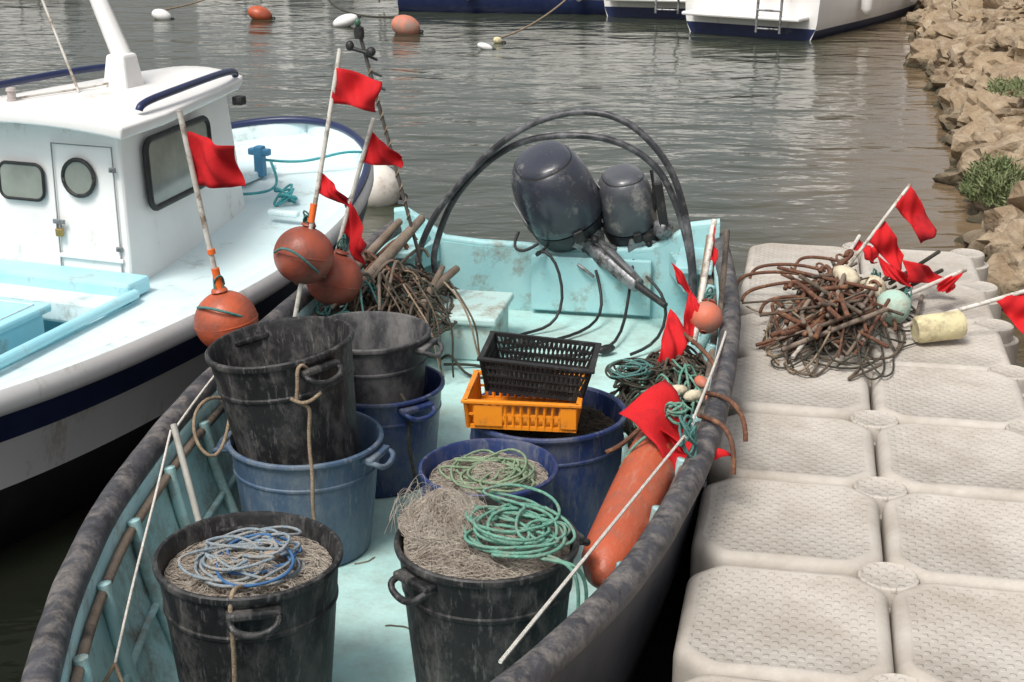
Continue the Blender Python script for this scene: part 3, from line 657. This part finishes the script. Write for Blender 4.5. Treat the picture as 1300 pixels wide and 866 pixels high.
pr=[(.001,0),(.02,.0),(.03,.03),(rf*.7,.06),(rf*.95,.11),(rf,.18),(rf*1.02,Lf*.5),(rf,Lf-.16),(rf*.93,Lf-.09),(rf*.7,Lf-.04),(.03,Lf-.01),(.02,Lf),(.001,Lf)]
FEN=M('fender_orange_plastic',(.48,.10,.045),(.40,.085,.04),scale=5,rough=.40,bump=.25,dirt=(.28,.10,.065),damt=.38,dscale=6,dsharp=.2,scratch=(.42,.17,.11))
revolve('body',pr,FEN,fe,seg=40,loc=a,rot=vrot(d),auto=70,wob=.012)
tube('fender_lashing',coil_pts((.50,4.05,.66),.02,.035,5,.03,jit=.2,ppl=8),.005,RG,res=2)
tube('fender_lashing',[(.47,4.05,.64),(.42,3.98,.63),(.36,3.95,.60),(.33,3.97,.52)],.005,RG,res=2)
tube('mooring_line',[(.842,5.2,.61),(.70,4.55,.665),(.50,3.78,.70)],.005,RWH,res=2)
tube('mooring_line',[(.50,3.78,.70),(.495,3.78,.705),(-.025,2.649,.66)],.005,RWH,smooth=False,res=2)
tube('tie_rope',coil_pts((.51,3.80,.69),.015,.03,6,.04,jit=.2,ppl=8),.004,RTEALD,res=2)
for i in range(10):
    t=R.uniform(1.3,3.3); w_=R.uniform(-.25,.6)*.9; a0=math.radians(-10.96); X=.2+w_*math.cos(a0)+(-t)*-math.sin(a0); Y=6.35+w_*math.sin(a0)-t*math.cos(a0); z=zf(t)+.004
    d=R.random()*6; pts=[]
    for k in range(6):
        pts.append((X,Y,z)); d+=R.uniform(-.9,.9); X+=.016*math.cos(d); Y+=.016*math.sin(d)
    tube('rope_scrap',pts,.002,(RG,RTAN,RTAN,RBR)[i%4],res=2)

# =================== port side stick & rope
tube('wooden_boathook',[(-1.01,3.93,.68),(-.86,3.66,.30)],.0105,M('grey_stick',(.42,.41,.37),(.3,.29,.26),rough=.6),smooth=False)
hr=empty('hanging_line_with_hook')
tube('line',[(-1.02,3.93,.66),(-.985,3.55,.60),(-.965,3.25,.55),(-.945,2.95,.47)],.004,RWH,hr,res=2)
tube('hook',[(-.945,2.95,.47),(-.965,2.90,.44),(-.975,2.88,.42)],.005,RTAN,hr); tube('hook_arm',[(-.945,2.95,.47),(-.92,2.91,.44),(-.905,2.89,.42)],.005,RTAN,hr)
tube('tie_rope',[(-.90,4.3,.60),(-.95,4.25,.655),(-1.01,4.2,.63),(-1.0,4.1,.56),(-.93,4.05,.50),(-.9,4.12,.54),(-.90,4.22,.60)],.006,RTAN,res=2)
tube('tie_rope',[(-.86,4.5,.62),(-.93,4.45,.66),(-.98,4.38,.62),(-.92,4.3,.58)],.006,RTAN,res=2)
tube('mooring_line',[(-1.01,3.95,.66),(-.97,4.3,.69),(-.90,4.7,.72)],.004,RWH,res=2)

# =================== gear on dock : heap of straight rusty rods and poles with some line
A0=-.30
tube('rope_pile',tangle_spl((1.38,5.72,.40),.22,.56,.14,10,ang=A0,k=10,edge=1.3,pw=.8,st=.30,loop=.3),.0055,RBR,res=2)
tube('rope_pile',tangle_spl((1.36,5.70,.40),.22,.56,.14,7,ang=A0,k=10,edge=1.3,pw=.8,st=.30,loop=.3),.0045,RTAN,res=2)
tube('rope_pile',tangle_spl((1.38,5.66,.40),.25,.58,.13,20,ang=A0,k=12,edge=1.3,pw=.8,loop=.4),.004,RDK,res=2)
blob('fishing_net',(1.39,5.80,.40),(.11,.34,.07),NETD,rot=(0,0,A0),rough=.6,sub=4)
rg=[];rw=[];rd=[]
for i in range(130):
    al=R.uniform(-.42,.40); ac=R.gauss(0,.085+.05*abs(al))
    x=1.37+al*.29+ac*.95; y=5.76+al*.95-ac*.29; z=.425+.20*max(0,1-(al/.6)**2)*R.uniform(.15,1)*max(.2,1-abs(ac)/.3)
    a=math.radians(70)+R.gauss(0,.42); L=R.choice((.18,.26,.38,.5))*R.uniform(.8,1.15); dx,dy=math.cos(a)*L/2,math.sin(a)*L/2
    if i%9==0: a=R.uniform(0,3.1); dx,dy=math.cos(a)*L/2,math.sin(a)*L/2
    q=R.choice((.6,.9,1.25)); sl=R.uniform(-.05,.06)
    z0=max(.412,z-sl); z1=max(.412,z+sl)
    P=[(x-dx,y-dy,z0,q),(x-dx*.3+R.gauss(0,.003),y-dy*.3,z0+(z1-z0)*.35,q),(x+dx*.4,y+dy*.4,z0+(z1-z0)*.7,q),(x+dx,y+dy,z1,q)]
    if i%4==0: 
        hk=R.choice((-1,1)); P+=[(x+dx+.03*hk,y+dy+.012,z1+.005,q),(x+dx+.045*hk,y+dy-.025,z1-.012,q)]
    (rg,rg,rw,rd)[i%4].append(P)
tube('rusty_rod_heap',rg,.0088,RUST,res=2); tube('rusty_rod_heap',rd,.0075,RBR,res=2); tube('stick_heap',rw,.0085,WOOD,res=2)
for (x,y,dx,dy) in ((1.24,6.08,-.22,.05),(1.30,6.2,-.2,.06),(1.26,5.95,-.25,-.04),(1.45,6.3,-.12,.10),(1.2,5.72,-.14,.02)):
    tube('rusty_rod',[(x+.12,y-.01,.50),(x,y,.53),(x+dx*.75,y+dy,.51),(x+dx,y+dy+.005,.48),(x+dx-.012,y+dy-.02,.45)],.0075,RUST,res=2)
tube('dock_rope',[(1.15,5.25,.41),(1.25,5.14,.41),(1.38,5.16,.41),(1.44,5.25,.42),(1.36,5.32,.42)],.0045,RDK,res=2)
tube('dock_rope',[(1.18,5.3,.41),(1.3,5.2,.41),(1.44,5.2,.41),(1.5,5.4,.42),(1.42,5.5,.45)],.0045,RBR,res=2)
tube('dock_rope',[(1.05,5.62,.408),(1.08,5.52,.408),(1.2,5.56,.41),(1.28,5.45,.43)],.0035,RDK,res=2)
tube('dock_rope',[(1.03,5.95,.408),(1.08,5.82,.408),(1.2,5.85,.43),(1.3,5.7,.48)],.004,RTAN,res=2)
marker((1.40,6.0,.46),(1.742,6.1,.92),[],[(.80,.99,(.5,-.15,-.6),.20,.1,.8),(.48,.68,(.6,-.1,-.8),.19,.0,.7)],prad=.008,name='marker_flag_pole')
marker((1.492,5.69,.46),(1.99,6.0,.56),[((1.61,5.73,.475),.075,GF)],[(.72,.99,(-.3,-.5,-.35),.10,.0,.6)],prad=.010)
marker((1.60,5.52,.46),(2.12,5.57,.60),[],[(.72,.98,(.5,-.3,-.6),.18,.1,.9)],prad=.010,name='marker_flag_pole')
marker((1.3,5.75,.5),(1.60,6.35,.62),[((1.58,5.97,.48),.062,CREAM)],[(.8,.99,(.7,-.3,-.5),.13,.0,.5)],prad=.009)
revolve('yellow_foam_float',[(.001,-.10),(.05,-.10),(.058,-.085),(.060,.085),(.05,.10),(.001,.10)],YF,loc=(1.74,5.50,.462),rot=vrot((1,.1,.1)),seg=24,wob=.02)
blob('cream_foam_float',(1.42,5.80,.59),(.05,.07,.04),CREAM,rot=(.2,.2,.5),rough=.1)
blob('cream_foam_float',(1.55,5.86,.50),(.035,.05,.035),CREAM,rot=(.2,.2,1.5),rough=.08)
for a,b in (((1.66,5.99,.50),(1.98,6.37,.54)),((1.62,5.9,.46),(1.95,6.2,.5)),((1.10,5.25,.42),(1.24,5.44,.5))):
    tube('dark_stick',[a,b],.009,RDK if a[0]>1.5 else POLE,smooth=False)
flag('red_marker_flag',(1.72,6.02,.60),(1.74,6.0,.50),(.9,.3,-.2),.24,droop=.1,tip=.5)
flag('red_marker_flag',(2.12,5.55,.60),(2.14,5.5,.46),(.9,-.2,-.1),.25,droop=.2,tip=.8)
flag('red_marker_flag',(1.60,6.02,.62),(1.63,5.98,.54),(.7,-.3,-.3),.14,droop=.1,tip=.6)

# =================== left boat
lb=empty('cabin_fishing_boat',(-1.15,7.95,0),(0,0,math.radians(-20)))
LK=[(-4.8,0,.66),(-4.6,.28,.64),(-4.3,.47,.62),(-3.6,.745,.60),(-2.9,.885,.60),(-2.0,.92,.61),(-1.2,.83,.66),(-.66,.68,.72),(-.3,.48,.77),(-.1,.27,.80),(0,0,.82)]
N2=70; Ls=[-2.4-2.4*math.cos(math.pi*i/(N2-1)) for i in range(N2)]
rows=[(1.0,0.02,.045),(1.0,.035,.02),(1,.035,-.02),(1,.02,-.045),(1,.012,-.05),(1,.0,-.13),(.975,0,-.15),(.93,0,-.33),(.9,0,-.40),(.8,0,-.6),(.4,0,-.8),(0,0,-.9)]
def rowpts(hw,zs): return [(max(hw*a+ (o if hw>.001 else 0),0),zs+z) for a,o,z in rows]
vs=[];
for L in Ls:
    hw,zs=catmull(LK,L); hw=max(hw,0)
    rp=rowpts(hw,zs); 
    for x,z in [(-a,b) for a,b in rp]+[(a,b) for a,b in rp[::-1][1:]]: vs.append((x,L,z))
nr=len(rows)*2-1
mtl=[0,0,0,1,1,1,0,2,2,2,2]; mtl=mtl+mtl[::-1]
f=grid_faces(N2,nr); mi=[]
for i in range(N2-1): mi+=mtl
HWH=M('hull_white_paint',(.74,.74,.73),(.66,.66,.65),scale=3,rough=.35,bump=.06,dirt=(.40,.35,.29),damt=.26,dscale=5,dsharp=.14,stretch=(1,1,.5))
mesh('hull',vs,f,[HWH,NAVY,BLKHULL],lb,mi=mi,auto=50)
for s in (-1,1):
    vs=[]
    for L in Ls:
        hw,zs=catmull(LK,L); hw=max(hw,0)
        for x,z in ((hw+.02,zs+.045),(max(hw-.03,0),zs+.05),(max(hw-.045,0),zs+.03),(max(hw-.05,0),zs-.03)): vs.append((s*x,L,z))
    mesh('toe_rail',vs,grid_faces(N2,4),WHITEC,lb)
    vs=[]
    for L in Ls:
        hw,zs=catmull(LK,L); hw=max(hw-.045,0); ck=-4.05<L<-2.42
        inn=min(.5,hw) if ck else 0
        for k in range(5): vs.append((s*(hw+(inn-hw)*k/4),L,zs-.03+.02*(0 if ck else k/4)))
    mesh('deck',vs,grid_faces(N2,5),WHITEC,lb)
    tube('coaming',[(s*.5,-4.0,.61),(s*.52,-3.3,.61),(s*.5,-2.45,.61)],.022,CYL,lb,smooth=False)
tube('navy_bow_rail',[(s_*(catmull(LK,L)[0]+.012),L,catmull(LK,L)[1]+.06) for s_,L in [(-1,-1.6),(-1,-1.2),(-1,-.8),(-1,-.5),(-1,-.3),(-1,-.1),(-1,-.03),(1,-.03),(1,-.1),(1,-.3),(1,-.5),(1,-.8),(1,-1.2)]],.02,NAVY,lb)
vs=[(-.5,-4.1,.58),(.5,-4.1,.58),(.5,-2.4,.58),(-.5,-2.4,.58),(-.5,-4.1,.25),(.5,-4.1,.25),(.5,-2.4,.25),(-.5,-2.4,.25)]
mesh('cockpit_well',vs,[(4,5,6,7),(0,1,5,4),(1,2,6,5),(2,3,7,6),(3,0,4,7)],CYL,lb,smooth=False)
box('engine_hatch',(.55,.62,.30),(-.05,-2.98,.42),CYL,lb,bev=.02)
box('hatch_lid',(.60,.66,.035),(-.05,-2.98,.587),CYL,lb,bev=.012)
tube('hatch_groove',[(-.3,-3.25,.607),(.2,-3.25,.607),(.2,-2.7,.607),(-.3,-2.7,.607)],.004,WHITEC,lb,smooth=False)
box('side_locker',(.16,.5,.18),(.40,-3.5,.45),WHITEC,lb,bev=.015)
box('locker_lid',(.15,.22,.02),(.41,-2.85,.50),WHITEC,lb,bev=.01)
box('cabin_plinth',(.98,.16,.07),(.0,-2.40,.62),CYL,lb,bev=.015)
box('step',(.9,.13,.10),(0,-2.53,.55),WHITEC,lb,bev=.015)
revolve('vent',[(.001,.0),(.05,.0),(.055,.012),(.04,.02),(.001,.022)],WHITE,lb,loc=(.62,-3.45,.575),seg=28)
box('fuel_cap',(.04,.04,.02),(.72,-3.15,.585),BLK,lb,bev=.005)
cz0,cz1=.58,1.235
base=[(-.40,-2.32),(.40,-2.32),(.26,-1.13),(-.26,-1.13)]
topc=[(-.385,-2.30),(.385,-2.30),(.235,-1.22),(-.235,-1.22)]
vs=[(x,y,cz0) for x,y in base]+[(x,y,cz1) for x,y in topc]
cw=mesh('cabin_walls',vs,[(0,1,5,4),(1,2,6,5),(2,3,7,6),(3,0,4,7)],WHITE,lb,smooth=False)
bv=cw.modifiers.new('b','BEVEL'); bv.width=.02; bv.segments=3
vs=[]; ro=[(-2.44,.50),(-2.1,.48),(-1.5,.36),(-1.2,.30),(-1.08,.25)]
for y,hw in ro:
    for k in range(9):
        q=k/4-1; vs.append((hw*q,y,cz1+.045+.035*(1-q*q)))
rf_=mesh('roof',vs,grid_faces(len(ro),9),WHITE,lb); sm=rf_.modifiers.new('s','SOLIDIFY'); sm.thickness=.05; sm.offset=-1
bv=rf_.modifiers.new('b','BEVEL'); bv.width=.012; bv.segments=3; bv.limit_method='ANGLE'
for s in (-1,1):
    tube('roof_rail',[(s*.42,-2.20,cz1+.07),(s*.425,-2.19,cz1+.10),(s*.40,-1.9,cz1+.105),(s*.33,-1.45,cz1+.105),(s*.275,-1.2,cz1+.09),(s*.27,-1.19,cz1+.06)],.016,NAVY,lb,res=4)
def rrect(w,h,r,n=6):
    p=[]
    for cx,cy,a0 in ((w/2-r,h/2-r,0),(-w/2+r,h/2-r,90),(-w/2+r,-h/2+r,180),(w/2-r,-h/2+r,270)):
        for k in range(n+1):
            a=math.radians(a0+90*k/n); p.append((cx+r*math.cos(a),cy+r*math.sin(a)))
    return p
def window(c,ux,uz,w,h,r,fr=.010,fm=BLK,name='window'):
    ux=Vector(ux).normalized(); uz=Vector(uz).normalized(); nn=ux.cross(uz); c=Vector(c)
    P=rrect(w,h,r); pts=[c+ux*x+uz*z for x,z in P]
    tube(name+'_frame',[tuple(p+nn*.004) for p in pts],fr,fm,lb,smooth=False,cyc=True)
    mesh(name+'_glass',[p+nn*.005 for p in pts],[tuple(range(len(pts)))],GLASS,lb,smooth=False)
up=(0,.03,.655)
window((-.10,-2.318,1.0),(1,0,0),up,.22,.15,.04,.007,name='aft_window')
window((.185,-2.317,1.035),(1,0,0),up,.15,.15,.0749,.009,name='porthole')
SEAM=M('seam_grey',(.30,.30,.31),rough=.6)
tube('door_seam',[(.06,-2.327,.64),(.06,-2.312,1.17),(.35,-2.312,1.17),(.36,-2.327,.64)],.0035,SEAM,lb,smooth=False)
box('door_strip',(.32,.01,.018),(.21,-2.325,.70),WHITE,lb,bev=.003)
for z in (.75,1.08): box('door_hinge',(.03,.012,.02),(.355,-2.325,z),ALU,lb,bev=.003)
box('padlock',(.032,.02,.035),(.075,-2.335,.80),BRASS,lb,bev=.005); tube('shackle',[(.065,-2.335,.815),(.065,-2.335,.84),(.085,-2.335,.84),(.085,-2.335,.815)],.004,ALU,lb)
box('hasp',(.06,.006,.02),(.075,-2.332,.845),ALU,lb,bev=.002)
sv=Vector((.26-.40,-1.13+2.32,0)); 
window((.351+.004,-1.84,1.02),tuple(sv),(-.02,0,.655),.60,.29,.05,.014,name='side_window')
window((-.355,-1.84,1.02),tuple(-sv),(.02,0,.655),.60,.29,.05,.014,name='side_window')
window((0,-1.165,1.02),(-1,0,0),(0,-.09,.655),.34,.22,.05,.012,name='front_window')
box('nav_light',(.05,.05,.04),(.36,-1.32,cz1-.03),BLK,lb,bev=.006)
box('mast_base',(.13,.15,.16),(.02,-1.72,cz1+.14),WHITE,lb,taper=.7,bev=.012)
tube('mast',[(.02,-1.70,cz1+.18,1.3),(-.16,-1.66,cz1+.55,1),(-.4,-1.6,cz1+1.1,.8)],.035,WHITE,lb,smooth=False)
tube('stay',[(-.05,-1.95,cz1+.08),(-.38,-1.8,cz1+.65)],.006,POLE,lb,smooth=False)
revolve('navigation_lamp',[(.001,0),(.022,0),(.022,.012),(.018,.015),(.018,.045),(.024,.05),(.02,.06),(.001,.065)],M('lamp_glass',(.45,.4,.38),rough=.2),lb,loc=(-.20,-2.20,cz1+.068),seg=20)
tube('cable',[(-.2,-2.2,cz1+.08),(-.15,-2.1,cz1+.088),(-.05,-1.9,cz1+.09),(0,-1.75,cz1+.1)],.005,POLE,lb)
BP=M('blue_post',(.06,.22,.38),rough=.5)
box('mooring_post',(.05,.05,.16),(.12,-.75,.79),BP,lb,bev=.008); box('mooring_post_bar',(.12,.04,.035),(.12,-.75,.84),BP,lb,bev=.008)
tube('deck_rope',[(.12,-.75,.80),(.3,-.6,.76),(.48,-.55,.83),(.55,-.4,.80)],.007,RTEAL,lb,res=2)
tube('deck_rope',coil_pts((.42,-1.05,.69),.04,.08,4,.02),.006,RTEAL,lb,res=2)
tube('deck_rope',[(.05,-1.1,.70),(.2,-1.12,.70),(.33,-1.0,.70),(.28,-.85,.72),(.2,-.78,.80)],.007,RTEAL,lb,res=2)
box('deck_hatch',(.34,.34,.04),(-.05,-.75,.72),WHITEC,lb,bev=.01)
box('deck_cleat',(.16,.04,.03),(.55,-1.3,.68),WHITEC,lb,bev=.01)
# =================== background boats
def motorboat(name,loc,rz,L,B,F,stripe,cabin=True):
    e=empty(name,loc,(0,0,rz)); K=[(0,.93*B/2,F*.9),(L*.4,B/2,F*.95),(L*.75,B*.40,F*1.05),(L*.93,B*.17,F*1.15),(L,0,F*1.2)]
    n=30; vs=[]
    for i in range(n):
        y=L*i/(n-1); hw,zs=catmull(K,y); hw=max(hw,0)
        r=[(hw,zs),(hw*1.01,zs-.08),(hw*.97,.22),(hw*.95,.12),(hw*.85,-.1),(0,-.3)]
        for x,z in [(-a,b) for a,b in r]+[(a,b) for a,b in r[::-1][1:]]: vs.append((x,y,z))
    m=[0,0,1,2,2]; m=m+m[::-1]; mi=[]
    for i in range(n-1): mi+=m
    mesh('hull',vs,grid_faces(n,11),[WHITE,stripe,NAVY],e,mi=mi)
    mesh('transom',vs[:11],[tuple(range(11))],[WHITE],e,smooth=False)
    mesh('transom_boot',[(-B*.445,-.004,.14),(B*.445,-.004,.14),(B*.38,-.004,-.1),(-B*.38,-.004,-.1)],[(0,1,2,3)],NAVY,e,smooth=False)
    vs=[]
    for i in range(n):
        y=L*i/(n-1); hw,zs=catmull(K,y)
        for k in range(5): vs.append((max(hw-.03,0)*(k/2-1),y,zs-.06))
    mesh('deck',vs,grid_faces(n,5),WHITE,e)
    if cabin:
        box('cabin',(B*.62,L*.32,.75),(0,L*.52,F+.3),WHITE,e,taper=.82,bev=.08)
        box('windscreen',(B*.60,L*.27,.25),(0,L*.52,F+.42),GLASS,e,taper=.9,bev=.03)
    box('swim_platform',(B*.8,.35,.05),(0,-.18,.28),WHITE,e,bev=.02)
    for x in (-.16,.16): tube('ladder_rail',[(x+B*.2,-.05,F),(x+B*.2,-.3,F+.05),(x+B*.2,-.36,.1)],.018,ALU,e)
    for z in (.15,.38,.6): tube('ladder_rung',[(-.16+B*.2,-.35,z),(.16+B*.2,-.35,z)],.014,ALU,e,smooth=False)
    for y in (L*.2,L*.5): revolve('fender',[(.001,-.25),(.05,-.22),(.08,-.15),(.08,.15),(.05,.22),(.001,.25)],WHITE,e,loc=(B/2+.08,y,.45),seg=20)
    return e
LB=M('stripe_blue',(.05,.15,.35),rough=.4)
motorboat('white_motorboat',(3.1,18.9,0),math.radians(-33),6.5,2.05,.95,WHITE)
motorboat('white_motorboat',(2.0,21.1,0),math.radians(-14),6,1.5,.9,WHITE)
motorboat('white_motorboat',(-1.6,22.7,0),math.radians(-98),5.5,1.9,.85,NAVY)
motorboat('white_motorboat',(-5.0,27,0),math.radians(-20),6,2.1,.9,LB)
motorboat('white_motorboat',(-9,26,0),math.radians(10),6,2.1,.9,NAVY)
motorboat('white_motorboat',(-2.2,29,0),math.radians(5),6,2.1,.9,LB)
def wbuoy(name,loc,r,mat,sq=(1.2,1,.9),rot=(0,.3,0)):
    e=empty(name,loc,rot)
    blob('float',(0,0,0),(r*sq[0],r*sq[1],r*sq[2]),mat,e,rough=.02)
    tube('eye',[(r*sq[0]*.95,0,.0),(r*sq[0]+.04,0,.02),(r*sq[0]+.04,0,-.02),(r*sq[0]*.95,0,-.02)],.012,BLK,e)
wbuoy('orange_mooring_buoy',(-3.63,20.9,.07),.15,ORB,sq=(1.2,1,.75))
wbuoy('orange_mooring_buoy',(-1.41,19.2,.09),.165,M('pink_orange_buoy',(.55,.20,.13),(.45,.16,.11),rough=.6,dirt=(.3,.22,.18),damt=.4))
wbuoy('white_mooring_buoy',(-2.3,20.0,.07),.13,WHITE,sq=(1.4,1,.7),rot=(0,-.3,0))
wbuoy('white_mooring_buoy',(-5.05,20.9,.05),.11,WHITE,sq=(1.3,1,.8))
wbuoy('white_mooring_buoy',(-.33,17.6,.03),.055,WHITE,sq=(1.8,1,.8)); wbuoy('white_mooring_buoy',(-.18,18.2,.03),.05,YF)
wbuoy('white_mooring_buoy',(-.93,9.6,.10),.17,M('white_ball',(.7,.66,.6),(.6,.55,.5),rough=.5,dirt=(.4,.35,.28),damt=.3,dscale=8),sq=(1,1,1))
tube('mooring_line',[(-.18,18.2,.05),(.2,19,.08),(.8,21,.25),(1.3,22.4,.6)],.012,RTAN)
tube('mooring_line',[(-1.41,19.2,.2),(-1.6,20,.12),(-2.3,20.1,.12),(-2.9,21.5,.3),(-2.5,23,.7)],.014,RDK)
tube('mooring_line',[(-5.05,20.9,.12),(-4.7,21.5,.15),(-4.2,22.5,.3),(-4.2,25,.8)],.012,RTAN)

# =================== shore
SH=[(4.2,-3),(3.5,0),(2.95,4),(2.72,6),(2.66,7.28),(2.82,8.14),(3.38,10.5),(3.80,12.47),(4.62,16.4),(5.9,21.3),(7.6,26),(11,36),(17,50)]
SK=[(y,x) for x,y in SH]
EARTH=M('sandy_ground',(.29,.215,.14),(.37,.29,.20),scale=3,rough=.95,bump=1,bscale=12,dirt=(.18,.13,.09),damt=.4,dscale=3,bdist=.06)
ROCK=M('shore_rock',(.31,.23,.145),(.19,.135,.085),scale=2.6,rough=.9,bump=1,bscale=9,dirt=(.40,.325,.235),damt=.38,dscale=4,bdist=.06,dsharp=.2)
def wetband(m):
    n=m.node_tree.nodes; l=m.node_tree.links; b=n['Principled BSDF']; src=b.inputs['Base Color'].links[0].from_socket
    g=n.new('ShaderNodeNewGeometry'); sp=n.new('ShaderNodeSeparateXYZ'); l.new(g.outputs['Position'],sp.inputs[0])
    r=n.new('ShaderNodeMapRange'); r.inputs[1].default_value=.02; r.inputs[2].default_value=.16; l.new(sp.outputs[2],r.inputs[0])
    mx=n.new('ShaderNodeMix'); mx.data_type='RGBA'; mx.inputs[6].default_value=(.06,.05,.03,1); l.new(src,mx.inputs[7]); l.new(r.outputs[0],mx.inputs[0]); l.new(mx.outputs[2],b.inputs['Base Color'])
wetband(ROCK); wetband(EARTH)
def bank(c): return -.20+1.0*min(1,c/1.4)**.8
ny=190;cols=[0,.12,.25,.4,.6,.8,1.0,1.25,1.5,1.8,2.2,2.7,3.5,5,8,14,30,80]
vs=[]
for i in range(ny):
    y=-3+53*(i/(ny-1))**1.25; x0=catmull(SK,y)[0]
    for c in cols:
        h=bank(c); q=Vector((x0+c,y,0))
        h+= (.14*noise.noise(q*1.7)+.10*noise.noise(q*5))*(1 if c<5 else .4)
        vs.append((x0+c+.15*noise.noise(Vector((y*1.5,c,3))),y,h))
mesh('shore_bank',vs,grid_faces(ny,len(cols)),EARTH)
tmpl=[]
for sd_ in (2,3):
    bm=bmesh.new(); bmesh.ops.create_icosphere(bm,subdivisions=sd_,radius=1)
    tmpl.append(([v.co.copy() for v in bm.verts],[tuple(v.index for v in f.verts) for f in bm.faces])); bm.free()
RV=[];RF=[]
def rock(loc,s):
    o0=Vector((R.random()*99,R.random()*99,R.random()*99))
    V_,F_=tmpl[0 if s<.11 else 1]; off=len(RV); loc=Vector(loc)
    m=Matrix.Rotation(R.random()*6.28,3,'Z')@Matrix.Rotation(R.uniform(-.5,.5),3,'X')
    ax=Vector((s*R.uniform(.8,1.4),s*R.uniform(.7,1.1),s*R.uniform(.45,.75)))
    for p in V_:
        q=Vector([math.copysign(abs(c)**.75,c) for c in p])
        q*=1+.50*noise.noise(p*1.5+o0)+.28*noise.noise(p*3.7+o0)
        RV.append(m@Vector((q.x*ax.x,q.y*ax.y,q.z*ax.z))+loc)
    for f_ in F_: RF.append(tuple(off+i for i in f_))
for i in range(2500):
    y=3+30*R.random()**1.1; x0=catmull(SK,y)[0]; c=R.random()**1.3*2.2
    s=R.choice((.03,.04,.05,.06,.07,.09,.12,.17,.22))*R.uniform(.8,1.2)*(1.1 if c<.9 else .7)
    c+=s*.6
    rock((x0+c,y,bank(c)+s*.05),s)
mesh('shore_rocks',RV,RF,ROCK,recalc=False,auto=25)
LG_=M('leaf_green',(.10,.14,.05),(.20,.22,.11),scale=9,rough=.8,bump=0)
def bush(name,c,r,h,n):
    vs=[];fs=[]
    for i in range(n):
        a=R.random()*6.28; rr=math.sqrt(R.random())*r; 
        k0=.6+.5*noise.noise(Vector((c[0]+rr*math.cos(a),c[1]+rr*math.sin(a),0))*7)
        z=R.random()*h*(1-(rr/r)**2*.7)*k0*1.5
        p=Vector((c[0]+rr*math.cos(a),c[1]+rr*math.sin(a)*1.5,c[2]+z)); d=Vector((R.gauss(0,.5),R.gauss(0,.5),R.uniform(.2,1))).normalized()*R.uniform(.03,.07)
        s=d.cross(Vector((R.gauss(0,1),R.gauss(0,1),R.gauss(0,1)))).normalized()*.005
        k=len(vs); vs+=[p-s,p+s,p+d*.6+s*.8,p+d,p+d*.6-s*.8]; fs.append((k,k+1,k+2,k+3,k+4))
    mesh(name,vs,fs,LG_,smooth=False,recalc=False)
bush('green_shrub',(3.24,9.2,.12),.24,.28,5000)
bush('green_shrub',(3.95,11.2,.5),.2,.10,700)
bush('green_shrub',(2.95,7.3,.12),.13,.14,900)
box('added_unseen_quay',(120,3,1.6),(-20,48,.6),M('added_quay_stone',(.3,.28,.25),(.24,.22,.2),scale=1,rough=.9),bev=.05)  # unseen quay, added to darken reflections on the far water
